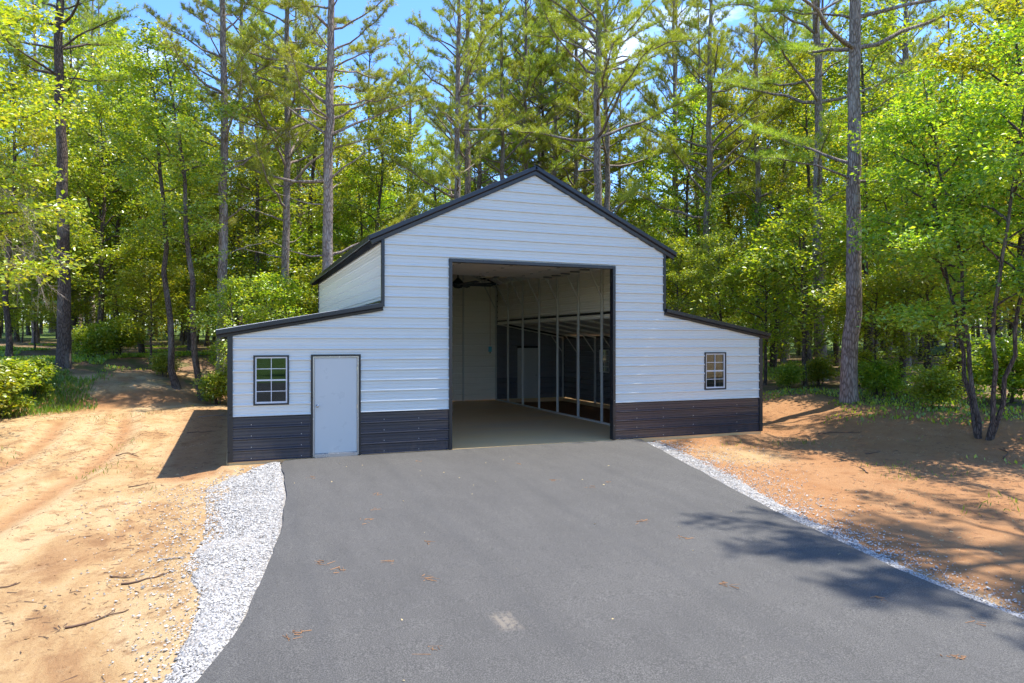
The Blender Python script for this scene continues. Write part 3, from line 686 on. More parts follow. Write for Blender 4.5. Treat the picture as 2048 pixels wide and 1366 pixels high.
def leaves_mesh(P, T, Nn, size, width=.62, fold=.25):
    """one folded four-point leaf per position"""
    T = norm(T); Nn = norm(Nn - T * (Nn * T).sum(-1, keepdims=True)); S = np.cross(T, Nn); s = size[:, None]
    mid = P + T * s * .48
    V = np.stack([P, mid + S * s * width * .5 + Nn * s * fold * .4, P + T * s - Nn * s * .1, mid - S * s * width * .5 + Nn * s * fold * .4], 1)
    n = len(P); F = (np.array([0, 1, 2, 3])[None] + (np.arange(n) * 4)[:, None])
    return V.reshape(-1, 3), F

def needles(P, D, g, per=26, ln=.19, wid=.0125):
    n = len(P); D = norm(D); d = norm(D[:, None, :] * .55 + g.normal(0, .62, (n, per, 3)) + np.array([0, 0, .15]))
    l = ln * g.uniform(.7, 1.15, (n, per, 1)); side = norm(np.cross(d, g.normal(0, 1, (n, per, 3)))) * wid / 2
    b = P[:, None, :] + d * .015
    V = np.stack([b - side, b + side, b + d * l], 2).reshape(-1, 3); F = np.arange(n * per * 3).reshape(-1, 3)
    return V, F

def pine_meshes(seed, Ht=26., r0=.24, cb=8.0, dens=1.0, spread=3.9, barkm='pine_bark'):
    g = np.random.default_rng(seed); tr = MB(); k = 34
    t = np.linspace(0, 1, k); wob = np.cumsum(g.normal(0, .035, (k, 2)), 0); wob -= wob[0]
    TP = np.stack([wob[:, 0] + .25 * np.sin(t * 3 + g.uniform(0, 6)) * t, wob[:, 1], t * Ht - .4], -1)
    TR = r0 * (1 - t) ** .75 + .02 + r0 * .35 * np.exp(-t * Ht / .45)
    tr.tube(TP, TR, 12)
    tp, td = [], []
    h = cb - 4.0
    while h < Ht * .975:
        nb = g.integers(2, 4) if h > cb else g.integers(0, 3)
        a0 = g.uniform(0, 6.28)
        for q in range(nb):
            az = a0 + q * 6.28 / max(nb, 1) + g.normal(0, .35); f = (h - cb) / (Ht - cb)
            dead = h < cb and g.random() < .6
            L = (spread * (1 - max(f, 0)) ** .75 + .5) * g.uniform(.5, 1.2) * (.55 if dead else 1)
            el = g.uniform(.1, .6) + .35 * max(f, 0); m_ = 8; s = np.linspace(0, 1, m_)
            dirh = np.array([math.cos(az), math.sin(az)]); bend = g.normal(0, .18)
            r_ = s * L * math.cos(el); ang = az + bend * s
            i0 = np.interp(h + .4, TP[:, 2] + .4, np.arange(k)); base = np.array([np.interp(h, TP[:, 2], TP[:, 0]), np.interp(h, TP[:, 2], TP[:, 1]), h])
            sag = g.uniform(-.12, .16)
            BP = base + np.stack([r_ * np.cos(ang), r_ * np.sin(ang), s * L * math.sin(el) + sag * L * (s * s - s) * 2.2], -1) + np.concatenate([[np.zeros(3)], g.normal(0, .03 * L / 3, (m_ - 1, 3))])
            br = (.013 + .012 * L) * (1 - s * .85)
            tr.tube(BP, br, 5)
            if dead: continue
            nt_ = int(L * 7.5 * dens) + 3
            for w in range(nt_):
                u = .42 + .58 * (w + g.random()) / nt_; bi = u * (m_ - 1); lo = min(int(bi), m_ - 2); p0 = BP[lo] + (BP[lo + 1] - BP[lo]) * (bi - lo)
                bd_ = norm(BP[lo + 1] - BP[lo]); sd_ = 1 if w % 2 else -1
                dv = norm(bd_ * g.uniform(.35, .9) + sd_ * np.array([-math.sin(az), math.cos(az), 0]) * g.uniform(.3, .95) + np.array([0, 0, g.uniform(.0, .6)]))
                tl = g.uniform(.2, .85) * (1.2 - u * .5) * min(1, L / 2); p1 = p0 + dv * tl
                V_, Q_ = tube(np.stack([p0, p0 + dv * tl * .5 + (0, 0, .01), p1]), [.008, .006, .003], 3); tr.add(V_, Q_)
                for e in (.5, .75, 1.0): tp.append(p0 + dv * tl * e + g.normal(0, .03, 3)); td.append(dv + np.array([0, 0, .35]))
            tp.append(BP[-1]); td.append(BP[-1] - BP[-2])
        h += g.uniform(.35, 1.15)
    V, F = needles(np.array(tp), np.array(td), g)
    return npmesh('pine_trunk', np.concatenate(tr.V), [np.concatenate(tr.Q)], M[barkm], True), npmesh('pine_crown', V, F, M['needle'])

def broad_meshes(seed, Ht=13., r0=.12, cb=2.5, cr=3.0, nl=26, leafn=70, ls=.135, lean=(0, 0), stems=1, mat='leaf', barkm='dark_bark', shape=.8, flat=.55, droop=.0):
    g = np.random.default_rng(seed); tr = MB(); LP, LT, LN = [], [], []
    for sidx in range(stems):
        k = 16; t = np.linspace(0, 1, k); a_s = g.uniform(0, 6.28); sp = (.12 * Ht if stems > 1 else 0)
        wob = np.cumsum(g.normal(0, .045 * Ht / 10, (k, 2)), 0); wob -= wob[0]
        hs = Ht * (g.uniform(.75, 1) if stems > 1 else 1)
        TP = np.stack([wob[:, 0] + lean[0] * t * Ht + sp * math.cos(a_s) * t ** 1.2 + (.1 * math.cos(a_s) if stems > 1 else 0), wob[:, 1] + lean[1] * t * Ht + sp * math.sin(a_s) * t ** 1.2 + (.1 * math.sin(a_s) if stems > 1 else 0), t * hs - .25], -1)
        tr.tube(TP, r0 * (1 - t) ** .8 + .008 + r0 * .4 * np.exp(-t * hs / .3), 9)
        for q in range(nl):
            f = (q + g.random()) / nl; h = cb + (hs * .97 - cb) * f ** .9; az = q * 2.4 + g.normal(0, .4)
            prof = (math.sin(math.pi * min(1, .18 + f * .82)) ** shape); L = max(.35, cr * prof * g.uniform(.65, 1.15))
            el = g.uniform(.15, .75) + .45 * f - droop; m_ = 7; s = np.linspace(0, 1, m_)
            base = np.array([np.interp(h, TP[:, 2], TP[:, 0]), np.interp(h, TP[:, 2], TP[:, 1]), h])
            bend = g.normal(0, .35); ang = az + bend * s
            BP = base + np.stack([s * L * math.cos(el) * np.cos(ang), s * L * math.cos(el) * np.sin(ang), L * math.sin(el) * (s - .32 * s * s)], -1)
            BP[1:] += g.normal(0, .02 * L, (m_ - 1, 3)); tr.tube(BP, (.006 + .01 * L) * (1 - .85 * s), 4)
            ntw = max(5, int(L * 5.5))
            for w in range(ntw):
                u = .22 + .78 * (w + g.random()) / ntw; bi = u * (m_ - 1); lo = min(int(bi), m_ - 2); p0 = BP[lo] + (BP[lo + 1] - BP[lo]) * (bi - lo)
                bd_ = norm(BP[lo + 1] - BP[lo]); sg = 1 if w % 2 else -1
                dv = norm(bd_ * g.uniform(.2, .9) + sg * np.array([-math.sin(az), math.cos(az), 0]) * g.uniform(.4, 1) + g.normal(0, .25, 3) * np.array([1, 1, .7]))
                tl = g.uniform(.35, .95) * (1.2 - .5 * u) * min(1, .4 + L / 3); p1 = p0 + dv * tl
                V_, Q_ = tube(np.stack([p0, (p0 + p1) / 2 + (0, 0, .02), p1]), [.006, .004, .002], 3); tr.add(V_, Q_)
                nlv = int(leafn * tl * g.uniform(.7, 1.2)) + 4
                e = g.uniform(.1, 1.05, (nlv, 1)); off = g.normal(0, 1, (nlv, 3)) * np.array([.17, .17, .10]) * (.6 + tl)
                LP.append(p0 + dv * tl * e + off); LT.append(dv[None] * .6 + g.normal(0, .7, (nlv, 3)) * np.array([1, 1, .45]) + np.array([0, 0, -.15]))
                LN.append(np.array([0, 0, 1.]) * flat * 2 + g.normal(0, .75, (nlv, 3)))
    P = np.concatenate(LP); V, F = leaves_mesh(P, np.concatenate(LT), np.concatenate(LN), ls * g.uniform(.5, 1.35, len(P)))
    return npmesh('broadleaf_trunk', np.concatenate(tr.V), [np.concatenate(tr.Q)], M[barkm], True), npmesh('broadleaf_crown', V, F, M[mat])

PINES = [pine_meshes(s, Ht=h, cb=c, dens=d, spread=sp) for s, h, c, d, sp in ((1, 27, 10.2, 1.0, 5.0), (2, 25, 9.6, 1.0, 4.4), (3, 28, 11.5, 1.0, 5.2), (4, 26, 9.0, 1.0, 4.6))]
PINES.append(pine_meshes(5, Ht=25, cb=11.5, spread=4.4, barkm='dark_bark'))
BROAD = {
 'tall': [broad_meshes(11, 14, .12, 2.6, 2.9, 30, 60), broad_meshes(12, 13, .11, 1.8, 2.6, 30, 60, mat='leaf_yellow'), broad_meshes(13, 15, .14, 3.5, 3.2, 30, 60, mat='leaf')],
 'lean': [broad_meshes(14, 15, .13, 5.5, 2.6, 24, 60, lean=(-.075, .02)), broad_meshes(15, 15, .13, 5.5, 2.6, 24, 60, lean=(-.11, .03))],
 'wide': [broad_meshes(16, 11, .13, 1.9, 4.0, 34, 70, ls=.13, mat='leaf'), broad_meshes(17, 12, .14, 2.2, 4.2, 34, 70, ls=.13, mat='leaf_yellow')],
 'clump': [broad_meshes(18, 11, .055, 2.6, 3.0, 17, 70, ls=.12, stems=4, mat='leaf')],
 'low': [broad_meshes(19, 4.6, .05, 1.0, 2.1, 20, 75, ls=.12, mat='leaf_yellow', flat=1.2), broad_meshes(20, 5.5, .055, .9, 2.0, 22, 70, ls=.12, mat='leaf', flat=1.0)],
 'bush': [broad_meshes(21, 2.6, .025, .25, 1.15, 7, 38, ls=.2, stems=5, mat='leaf', flat=1.3), broad_meshes(22, 1.5, .016, .12, .8, 8, 85, ls=.12, stems=4, mat='leaf', flat=.9)],
}
def plant(name, meshes, x, y, scale, rz, label, cat, group=None, sink=.0, z=None, sxy=None):
    e = empty(name, (x, y, (hz(x, y) if z is None else z) - sink), rz); s = scale; e.scale = (sxy or s, sxy or s, s)
    link(bpy.data.objects.new('trunk', meshes[0]), e); link(bpy.data.objects.new('crown', meshes[1]), e)
    tag(e, label, cat, group); return e

occupied = []
def main(name, meshes, px, d, scale, rz, label, cat, group=None, sxy=None):
    x, y = site(px, d); occupied.append((x, y)); return plant(name, meshes, x, y, scale, rz, label, cat, group, sxy=sxy)

gp = 'tall pines around the barn'
for px, d, v, sc, rz, w, lab in (
    (128, 28.5, 4, 1.0, .3, 1.02, 'dark thick-trunked pine at the left edge of the woods behind the dirt clearing'),
    (441, 30, 1, 1.0, 1.0, .88, 'dark pine trunk rising behind the left end of the barn'),
    (572, 32.5, 3, 1.0, 2.2, .8, 'pine just left of the pale sunlit trunk behind the barn'),
    (656, 29.5, 0, 1.0, .6, 1.02, 'thick pale sunlit pine behind the left eave of the barn'),
    (918, 34, 1, 1.02, 3.0, .82, 'pine behind the left slope of the barn gable'),
    (1006, 40, 0, 1.0, 4.1, .74, 'slim pine just left of the barn ridge'),
    (1052, 41, 2, .95, 5.0, .74, 'slim dark pine directly behind the barn ridge'),
    (1193, 33, 2, 1.0, 1.9, .95, 'tall straight pine with long branches above the right roof slope'),
    (1423, 36, 3, 1.0, .2, .84, 'pine wrapped in vines right of the upper right eave'),
    (1516, 38, 0, 1.0, 2.7, .76, 'vine-covered pine standing in front of a bright sky gap on the right'),
    (1399, 46, 1, 1.0, 3.6, .7, 'thin far pine left of the vine-wrapped pine'),
    (1566, 45, 3, .95, 4.6, .7, 'thin vine-covered pine between the two big right-hand trunks and the barn'),
    (1643, 30, 2, 1.0, 5.5, .9, 'reddish pine trunk just behind the big right-hand pine'),
    (1699, 22.5, 2, .95, 3.3, 1.0, 'big rough-barked pine at the edge of the dirt right of the barn'),
    (1812, 37, 1, 1.0, 1.2, .72, 'shaded pine partly hidden by leaves near the right edge')):
    main('pine_tree', PINES[v], px, d, sc, rz, lab, 'pine tree', gp, sxy=w)
# a pine beyond the right edge of the view, whose branches shade the driveway
plant('pine_tree', PINES[2], 16.2, -9.6, .9, 1.1, 'pine beside the driveway whose branches shade the asphalt on the right', 'pine tree', gp); occupied.append((16.2, -8.6))

gb = 'broadleaf trees along the edge of the woods'
for px, d, kind, v, sc, rz, lab in (
    (357, 28.5, 'lean', 0, 1.0, 0, 'slender leaning tree left of the barn, the straighter of a pair'),
    (408, 28.0, 'lean', 1, 1.0, .2, 'slender tree leaning left beside the barn, the more slanted of a pair'),
    (18, 30, 'tall', 1, 1.1, .5, 'pale leafy tree at the far left edge above the green bank'),
    (-185, 18.5, 'wide', 1, 1.15, 1.5, 'broad yellow-green tree overhanging the top left corner'),
    (205, 33, 'wide', 0, 1.1, 2.0, 'broad leafy tree behind the dark left-hand pine'),
    (235, 36, 'tall', 1, 1.3, .3, 'tall green tree closing the gap right of the dark left-hand pine'), (150, 38, 'tall', 0, 1.3, 1.3, 'tall leafy tree straight behind the dark left-hand pine'),
    (285, 37, 'tall', 1, 1.15, 3.0, 'yellow-green tree deep behind the dirt track'),
    (500, 36, 'tall', 0, 1.25, 4.0, 'leafy tree filling the gap between two left-hand pines'),
    (610, 39, 'tall', 2, 1.2, 5.0, 'green tree behind the pale sunlit pine'),
    (720, 40, 'wide', 0, 1.0, 1.0, 'rounded green tree above the left roof slope'),
    (800, 44, 'tall', 1, .8, 2.4, 'small bright tree just left of the gable slope'),
    (865, 39, 'low', 1, 1.3, .9, 'low bright sapling showing over the left roof slope'),
    (1350, 34, 'low', 1, 1.25, 1.9, 'low leafy sapling beside the upper right eave'),
    (1285, 43, 'tall', 1, 1.1, .7, 'yellow-green tree behind the right roof slope'), (1375, 40, 'tall', 0, 1.2, 1.7, 'tall fresh green tree between the roof and the vine-wrapped pine'),
    (1465, 42, 'tall', 1, 1.3, 2.7, 'tall yellow-green tree between the two vine-wrapped pines'), (1545, 40, 'tall', 2, 1.2, 3.7, 'tall green tree just right of the second vine-covered pine'),
    (1612, 35, 'tall', 1, 1.25, 4.7, 'tall bright tree left of the reddish pine trunk'), (1745, 31, 'tall', 0, 1.25, 5.7, 'tall leafy tree right of the big rough-barked pine'),
    (960, 50, 'tall', 0, 1.1, .1, 'green tree low behind the upper left roof slope'), (1120, 52, 'tall', 1, 1.1, 1.1, 'bright tree just right of the barn ridge'), (1225, 47, 'tall', 2, 1.1, 2.1, 'green tree beside the tall straight pine over the right slope'),
    (680, 46, 'tall', 1, 1.3, 3.1, 'tall yellow-green tree right of the pale sunlit pine'), (780, 52, 'tall', 0, 1.3, 4.1, 'tall green tree over the left roof slope'),
    (1440, 31, 'wide', 0, .62, 3.2, 'leafy young tree above the right lean-to roof'),
    (1530, 29, 'low', 0, 1.25, 4.2, 'yellow-green understory tree behind the right lean-to corner'),
    (1610, 27, 'low', 1, 1.3, 5.1, 'green understory tree left of the big right-hand pine'),
    (1800, 27, 'wide', 1, .95, .4, 'wide yellow-green tree spreading behind the big right-hand pine'),
    (1925, 23.5, 'tall', 1, .95, 1.4, 'dense green tree right of the big right-hand pine'),
    (1965, 17.3, 'clump', 0, .95, 2.4, 'multi-stemmed tree with four thin trunks at the right edge of the dirt'),
    (2075, 19.5, 'wide', 1, 1.0, 3.6, 'leafy tree cut off by the right edge of the view'),
    (300, 31.5, 'low', 0, 1.0, 4.6, 'yellow-green layered understory tree left of the leaning pair'),
    (470, 28, 'low', 1, .9, 5.6, 'green understory tree behind the left lean-to eave'),
    (545, 31, 'low', 0, 1.15, .8, 'bright understory tree behind the left lean-to roof'),
    (1750, 24, 'low', 0, .9, 1.8, 'low yellow-green tree beside the big right-hand pine'),
    (1860, 23, 'low', 1, .95, 2.9, 'low green tree between the big pine and the multi-stemmed tree')):
    main('broadleaf_tree', BROAD[kind][v], px, d, sc, rz, lab, 'tree', gb)
for x_, y_, k_, v_, lab in ((25, -15, 'wide', 0, 'tree mirrored in the right window panes, nearest the barn'), (28.5, -20, 'wide', 1, 'tree mirrored in the right window panes, farther out'), (31, -26, 'tall', 0, 'tall tree mirrored in the right window panes'), (23, -20, 'low', 1, 'low tree mirrored in the right window panes'), (-6, -52, 'wide', 0, 'tree across the lawn mirrored in the left window, leftmost'), (1, -55, 'tall', 2, 'tall tree across the lawn mirrored in the left window'), (8, -54, 'wide', 1, 'tree across the lawn mirrored in the left window, rightmost')):
    plant('broadleaf_tree', BROAD[k_][v_], x_, y_, 1.0, x_, lab, 'tree', 'trees reflected in the windows'); occupied.append((x_, y_))
gu = 'bushes at the edge of the woods'
for px, d, v, sc, rz, lab in (
    (5, 22.6, 0, .7, 0, 'big-leaved bush on the bank at the left edge'), (72, 24.6, 0, .55, 1.0, 'pale bush beside the big-leaved bush on the left bank'),
    (-40, 21.5, 0, .75, 2.0, 'bright bush cut off by the left edge of the view'),
    (1762, 23.5, 1, .75, .5, 'small bright bush right of the foot of the big pine'), (1640, 28, 1, .7, 1.5, 'low bush in front of the reddish pine trunk'),
    (1578, 27, 1, .6, 2.5, 'green bush just right of the barn in the weeds'), (1870, 20.5, 1, .7, 3.5, 'low bush left of the multi-stemmed tree'),
    (2015, 21, 1, 1.2, 4.5, 'yellowish bush behind the multi-stemmed tree'), (1930, 24, 1, .8, 5.5, 'wide low bush in the shade behind the multi-stemmed tree'),
    (1730, 27, 1, .8, .9, 'shaded bush behind the big right-hand pine'), (330, 29.5, 1, .6, 1.3, 'small shrub left of the leaning pair of trees'),
    (436, 27.5, 1, .8, 2.3, 'shrub against the back of the left lean-to'), (235, 33, 1, 1.2, 3.3, 'shrub in the shade at the end of the dirt track'), (180, 31, 1, .9, 4.3, 'shrub just right of the dark left-hand pine')):
    main('bush', BROAD['bush'][v], px, d, sc, rz, lab, 'bush', gu)

# background woods: individual trees, further back
g2 = np.random.default_rng(99)
def free(x, y, rad):
    if -1.5 < x < 15 and -30 < y < 14.5: return False
    return all((x - a) ** 2 + (y - b) ** 2 > rad * rad for a, b in occupied)
def fill(n, dr, pr, fn, rad):
    c = 0; tries = 0
    while c < n and tries < 6000:
        tries += 1; d = math.sqrt(g2.uniform(dr[0] ** 2, dr[1] ** 2)); px = g2.uniform(*pr); x, y = site(px, d)
        if free(x, y, rad): occupied.append((x, y)); fn(x, y, px, d); c += 1
bgl = []
def bgpine(x, y, px, d):
    bgl.append((px, 'far pine', plant('pine_tree', PINES[int(g2.integers(0, 5))], x, y, g2.uniform(.88, 1.08), g2.uniform(0, 6.28), None, 'pine tree', 'background pines', sxy=g2.uniform(.72, .9))))
def bgbroad(x, y, px, d):
    k = 'tall' if g2.random() < .6 else 'wide'; ms = BROAD[k]
    mid = 780 < px < 1650; s = g2.uniform(.75, 1.12) if mid else g2.uniform(1.0, 1.35)
    bgl.append((px, 'far leafy tree' if d < 62 else 'farthest leafy tree', plant('broadleaf_tree', ms[int(g2.integers(0, len(ms)))], x, y, s, g2.uniform(0, 6.28), None, 'tree', 'background broadleaf trees')))
def bglow(x, y, px, d):
    ms = BROAD['low']; bgl.append((px, 'low understory tree' if d < 55 else 'far low understory tree', plant('understory_tree', ms[int(g2.integers(0, 2))], x, y, g2.uniform(.8, 1.4), g2.uniform(0, 6.28), None, 'tree', 'background understory')))
fill(44, (36, 60), (-100, 2150), bgpine, 2.4); fill(84, (58, 115), (-100, 2150), bgpine, 2.2); fill(16, (42, 62), (820, 1780), bgpine, 1.9)
fill(46, (36, 75), (-100, 800), bgbroad, 2.2)
fill(52, (40, 80), (780, 1650), bgbroad, 2.2)
fill(30, (27, 70), (1640, 2160), bgbroad, 2.2)
fill(46, (32, 60), (-100, 2150), bglow, 1.6)
fill(36, (80, 130), (-100, 2150), bgbroad, 3)
fill(40, (55, 95), (-100, 1000), bglow, 1.8); fill(24, (55, 95), (1350, 2150), bglow, 1.8)
PLACES = ((-9999, 128, 'left of the dark left pine'), (128, 441, 'between the left pine and the barn'), (441, 656, 'above the left lean-to roof'), (656, 900, 'behind the lower left roof slope'), (900, 1076, 'behind the upper left roof slope'),
    (1076, 1335, 'behind the right roof slope'), (1335, 1540, 'above the right lean-to roof'), (1540, 1700, 'between barn and big right pine'), (1700, 9999, 'right of the big right pine'))
def nth(k): return 'first second third fourth fifth sixth seventh eighth ninth tenth eleventh twelfth'.split()[k] if k < 12 else '%dth' % (k + 1)
for kind_ in sorted(set(b[1] for b in bgl)):
    for a_, b_, wh in PLACES:
        row = sorted((q for q in bgl if q[1] == kind_ and a_ <= q[0] < b_), key=lambda q: q[0])
        for k_, q in enumerate(row): q[2]['label'] = (nth(k_) + ' ' if len(row) > 1 else '') + kind_ + (' from the left ' if len(row) > 1 else ' ') + wh
n = 42000; pxs = g2.uniform(-700, 2800, n); dd = g2.uniform(112, 135, n); hh = 13 * g2.beta(1.1, 1.7, n) * (.6 + .8 * vnoise(pxs / 70, dd * 0, 8))
aa = (pxs - 1024) / FPX * dd; FX = CAM[0] + aa * math.cos(YAW) + dd * math.sin(YAW); FY = CAM[1] - aa * math.sin(YAW) + dd * math.cos(YAW)
V, F = leaves_mesh(np.stack([FX, FY, H0(FX, FY) + hh], -1), g2.normal(0, 1, (n, 3)), g2.normal(0, 1, (n, 3)) + np.array([0, 0, .8]), g2.uniform(.3, .8, n), .7)
tag(npobj('far_wood', V, F, M['leaf']), 'hazy green mass of the farthest woods behind all the trunks', 'woods', kind='stuff')

# vines climbing the right-hand pines
for px, d, h1_, lab in ((1423, 36, 9.5, 'green vine climbing the pine right of the upper right eave'), (1516, 38, 9.0, 'green vine climbing the pine in front of the bright sky gap'), (1566, 45, 10.0, 'green vine on the thin pine behind the right lean-to')):
    x, y = site(px, d); z = hz(x, y); v = empty('climbing_vine', (x, y, z)); tag(v, lab, 'vine', 'vines climbing the right-hand pines')
    n = 3800; hh = g2.uniform(.3, h1_, n) ; an = g2.uniform(0, 6.28, n); rr = .2 + np.abs(g2.normal(0, .28, n)) * (1.15 - hh / h1_ * .5) * (.6 + .6 * vnoise(hh * .9, hh * 0 + px, 3))
    P = np.stack([rr * np.cos(an), rr * np.sin(an), hh], -1); o_ = np.stack([np.cos(an), np.sin(an), np.zeros(n)], -1)
    V, F = leaves_mesh(P, o_ * .5 + g2.normal(0, .5, (n, 3)) + np.array([0, 0, -.5]), o_ + g2.normal(0, .5, (n, 3)) + np.array([0, 0, .6]), g2.uniform(.08, .15, n), .8)
    npobj('vine_leaves', V, F, M['leaf'], v); s = np.linspace(0, 1, 40); MB().tube(np.stack([.2 * np.cos(s * 9), .2 * np.sin(s * 9), s * h1_ * .95], -1), .02, 5).build('vine_stem', M['dark_bark'], v)

# bare dead limb hanging at the left edge
x, y = site(5, 20.5); dl = empty('dead_branch', (x, y, 0)); tag(dl, 'bare grey dead branches drooping at the left edge above the bank', 'dead branch')
g3 = np.random.default_rng(5); mb = MB()
RV = np.array([math.cos(YAW), -math.sin(YAW), 0]); FV = np.array([math.sin(YAW), math.cos(YAW), 0])
def twigs(p, d, L, r, lev):
    m_ = 6; s = np.linspace(0, 1, m_)[:, None]; P = p + d * L * s + np.array([0, 0, -.22]) * L * s * s + np.concatenate([np.zeros((1, 3)), g3.normal(0, .03 * L, (m_ - 1, 3))])
    mb.tube(P, r * (1 - .75 * s[:, 0]), 5 if lev < 2 else 3)
    if lev >= 3: return
    for q in range(7 if lev == 0 else 6):
        u = g3.uniform(.25, 1); i_ = min(int(u * (m_ - 1)), m_ - 2); pp = P[i_] + (P[i_ + 1] - P[i_]) * (u * (m_ - 1) - i_)
        twigs(pp, norm(d + g3.normal(0, .55, 3) + np.array([0, 0, -.15])), L * g3.uniform(.35, .6), r * .5, lev + 1)
for q in range(4): twigs(np.array([0, 0, 8.2 - q * .35]) - RV * 1.3, norm(RV * (.75 - .1 * q) + FV * g3.normal(0, .4) + np.array([0, 0, -.35 - .12 * q])), 2.6, .028, 0)
mb.build('limb', M['dead_wood'], dl)

# ------------------------------------------------------------------ ground cover and litter
def blades(name, cx, label, mat, lab_cat='weeds'):
    P, hh, w = cx; n = len(P); a = g2.uniform(0, 6.28, n); d = np.stack([np.cos(a), np.sin(a), np.zeros(n)], -1)
    T = d * .55 + np.array([0, 0, 1.]) + g2.normal(0, .25, (n, 3))
    V, F = leaves_mesh(P, T, d + g2.normal(0, .3, (n, 3)), hh, w, .1); tag(npobj(name, V, F, M[mat]), label, lab_cat, kind='stuff')
def scatter(n, boxes, prob):
    out_ = []
    while sum(len(o) for o in out_) < n:
        bx = boxes[g2.integers(0, len(boxes))]; x = g2.uniform(bx[0], bx[1], 4000); y = g2.uniform(bx[2], bx[3], 4000); k = g2.random(4000) < prob(x, y); out_.append(np.stack([x[k], y[k]], -1))
    q = np.concatenate(out_)[:n]; return np.stack([q[:, 0], q[:, 1], H(q[:, 0], q[:, 1])], -1)
s1f = lambda x, y: (x + 6.1) * -.492 + (y - 11.3) * .871
P = scatter(16000, [(-14, -4.2, 7, 17)], lambda x, y: sm((s1f(x, y) - .2) / .8) * sm((-4.2 - x) / 1.5) * (vnoise(x * .9, y * .9, 4) > .36))
blades('grass', (P, g2.uniform(.1, .32, len(P)), .16), 'bright green weeds on the bank at the left edge', 'grass')
P = scatter(24000, [(14.5, 34, -8, 26)], lambda x, y: sm((x - 15.5 + .1 * (y < -2) * -y) / 3) * (vnoise(x * .6, y * .6, 14) > .52))
blades('undergrowth', (P, g2.uniform(.04, .13, len(P)), .6), 'low green undergrowth on the shaded forest floor right of the barn', 'leaf')
P = scatter(18000, [(-12, 6, 15, 34)], lambda x, y: sm((s1f(x, y) - 4.6) / 2) * (vnoise(x * .5, y * .5, 24) > .5))
blades('undergrowth', (P, g2.uniform(.05, .16, len(P)), .6), 'low green undergrowth behind the dirt clearing on the left', 'leaf')
P = scatter(1500, [(-9, -1, -3, 14), (10, 19, -10, 3)], lambda x, y: (vnoise(x * .8, y * .8, 34) > .74) * ((x < -1.2) | (x > 10.8)))
blades('grass_tuft', (P, g2.uniform(.04, .15, len(P)), .14), 'sparse grass tufts sprouting on the bare dirt', 'grass')
# crumbs of bark and twig on the dirt
def crumbs(n, boxes, prob, label, zoff=0., lmax=.09, name='wood_debris', mat='stick', zf=None):
    P = scatter(n, boxes, prob) if zf is None else zf; n = len(P); a = g2.uniform(0, 6.28, n); l = g2.uniform(.02, lmax, n) * g2.uniform(.3, 1, n); w = g2.uniform(.0015, .006, n)
    d = np.stack([np.cos(a), np.sin(a), g2.normal(0, .08, n)], -1) * l[:, None]; s = np.stack([-np.sin(a), np.cos(a), np.zeros(n)], -1) * w[:, None]; u = np.array([0, 0, 1.]) * w[:, None] * 1.4
    P = P + np.array([0, 0, .004]); V = np.stack([P - d - s, P - d + s, P - d + u, P + d - s * .6, P + d + s * .6, P + d + u * .6], 1).reshape(-1, 3)
    o = (np.arange(n) * 6)[:, None]; F = [np.concatenate([o + np.array(q)[None] for q in ((0, 3, 5, 2), (1, 2, 5, 4), (0, 1, 4, 3))]), np.concatenate([o + np.array(q)[None] for q in ((0, 2, 1), (3, 4, 5))])]
    tag(npobj(name, V, F, M[mat]), label, 'debris', kind='stuff')
crumbs(5200, [(-9, 0, -12, 13)], lambda x, y: (.25 + (vnoise(x * 1.3, y * 1.3, 44) > .55)) * (x < -.2), 'small twigs and bark crumbs on the left dirt yard')
crumbs(2600, [(7.5, 20, -11, 4)], lambda x, y: (.3 + (vnoise(x * 1.1, y * 1.1, 54) > .5)) * (x > 8.6 - .1 * y) * ((y < -.1) | (x > 13.7)), 'small twigs and bark crumbs on the right dirt')
q = np.stack([g2.uniform(0.2, 7.8, 200), g2.uniform(-13, -1, 200)], -1); cl = q[g2.integers(0, 30, 200)] + g2.normal(0, .05, (200, 2))
l_, r_ = pave_edges(cl[:, 1]); cl = cl[(cl[:, 0] > l_ + .1) & (cl[:, 0] < r_ - .1)]
PZ_ = np.stack([cl[:, 0], cl[:, 1], [drive_z(a_, b_) + .002 for a_, b_ in cl]], -1)
crumbs(0, None, None, 'dry orange pine needles scattered on the asphalt', name='fallen_needles', mat='dry_needle', zf=PZ_, lmax=.09)
n = 34; fx = g2.uniform(1, 7.3, n); fy = g2.uniform(-11, -.8, n); fz = np.array([drive_z(a_, b_) + .008 for a_, b_ in zip(fx, fy)])
V, F = leaves_mesh(np.stack([fx, fy, fz], -1), g2.normal(0, 1, (n, 3)) * np.array([1, 1, .12]), np.array([0, 0, 1.]) + g2.normal(0, .25, (n, 3)), g2.uniform(.02, .05, n), .6, .3)
tag(npobj('fallen_leaves', V, F, M['dry_leaf']), 'small pale dry leaves scattered on the asphalt', 'leaves', kind='stuff')
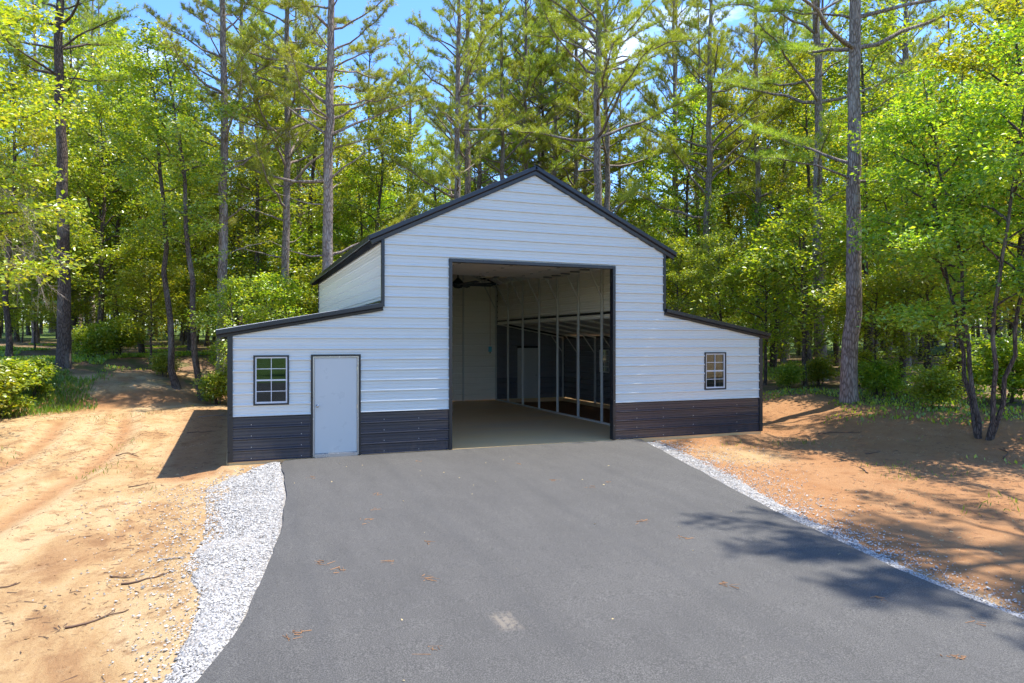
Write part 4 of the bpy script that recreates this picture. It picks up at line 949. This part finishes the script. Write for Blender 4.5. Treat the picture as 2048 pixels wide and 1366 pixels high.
for box_, n, lab in (((-8, -.3, -12, 13), 9000, 'small clay clods on the left dirt yard'), ((8.2, 19, -11, 4), 7000, 'small clay clods on the right dirt')):
    P = scatter(n, [box_], lambda x, y: (.12 + (vnoise(x * 1.6, y * 1.6, 64) > .55) * 1.0) * np.where(x > 5, (x > pave_edges(y)[1] + .5) & ((y < -.1) | (x > 13.7)), x < pave_edges(y)[0] - .9))
    sz = g2.uniform(.004, .014, n) * np.where(g2.random(n) < .08, 2.2, 1); J = oc[None] * (1 + g2.uniform(-.4, .4, (n, 6, 1))) + g2.uniform(-.3, .3, (n, 6, 3))
    V = J * sz[:, None, None] * np.array([1.2, 1, .7]) + P[:, None, :]; F = (of[None] + (np.arange(n) * 6)[:, None, None]).reshape(-1, 3)
    tag(npobj('clay_clods', V.reshape(-1, 3), F, M['ground']), lab, 'clods', kind='stuff')
# single sticks
for x, y, L_, a_, lab in ((-.85, -6.0, .55, .15, 'dark straight stick on the dirt beside the left gravel'), (-1.2, -7.0, .6, .35, 'stick lying in the lower left rut'), (-1.15, -5.75, .3, -.3, 'short curved stick on the left dirt'),
    (-.62, -5.45, .4, -.45, 'pale split stick at the gravel edge'), (-1.5, -.55, .45, .5, 'stick just in front of the barn shadow on the left'), (-.75, 6.6, .8, -.25, 'crooked branch lying in the barn shadow on the left'),
    (-.5, 10.2, 1.0, .3, 'pale bent branch on the dirt behind the barn shadow'), (-2.4, -5.6, .45, .2, 'short stick on the sunlit left dirt'), (-2.2, 3.2, .6, -.6, 'thin stick on the left yard beyond the ruts'),
    (15.4, -.8, 1.1, -.5, 'thin curved branch on the dirt right of the barn'), (16.6, -4.4, 1.0, .6, 'branch lying in the shade below the multi-stemmed tree'), (17.0, .4, 1.3, -.2, 'fallen branch at the foot of the big right-hand pine'),
    (12.2, -4.4, .7, .9, 'thin stick on the shaded right dirt'), (14.1, -3.0, .6, .1, 'short stick on the right dirt in dappled shade')):
    t_ = np.linspace(-.5, .5, 7); P = np.stack([x + t_ * L_ * math.cos(a_), y + t_ * L_ * math.sin(a_), t_ * 0], -1); P[:, :2] += g2.normal(0, .022 * L_ + .004, (7, 2)); P[:, 2] = H(P[:, 0], P[:, 1]) + .014
    mb = MB().tube(P, np.linspace(.013, .005, 7) * (.7 + .5 * L_), 6); j = P[4]
    mb.tube(np.stack([j, j + np.array([math.cos(a_ + .7), math.sin(a_ + .7), .12]) * .22 * L_]), [.009, .004], 4)
    tag(mb.build('fallen_stick', M['stick' if 'pale' not in lab else 'dead_wood'], smooth=True), lab, 'stick', 'sticks lying on the dirt')
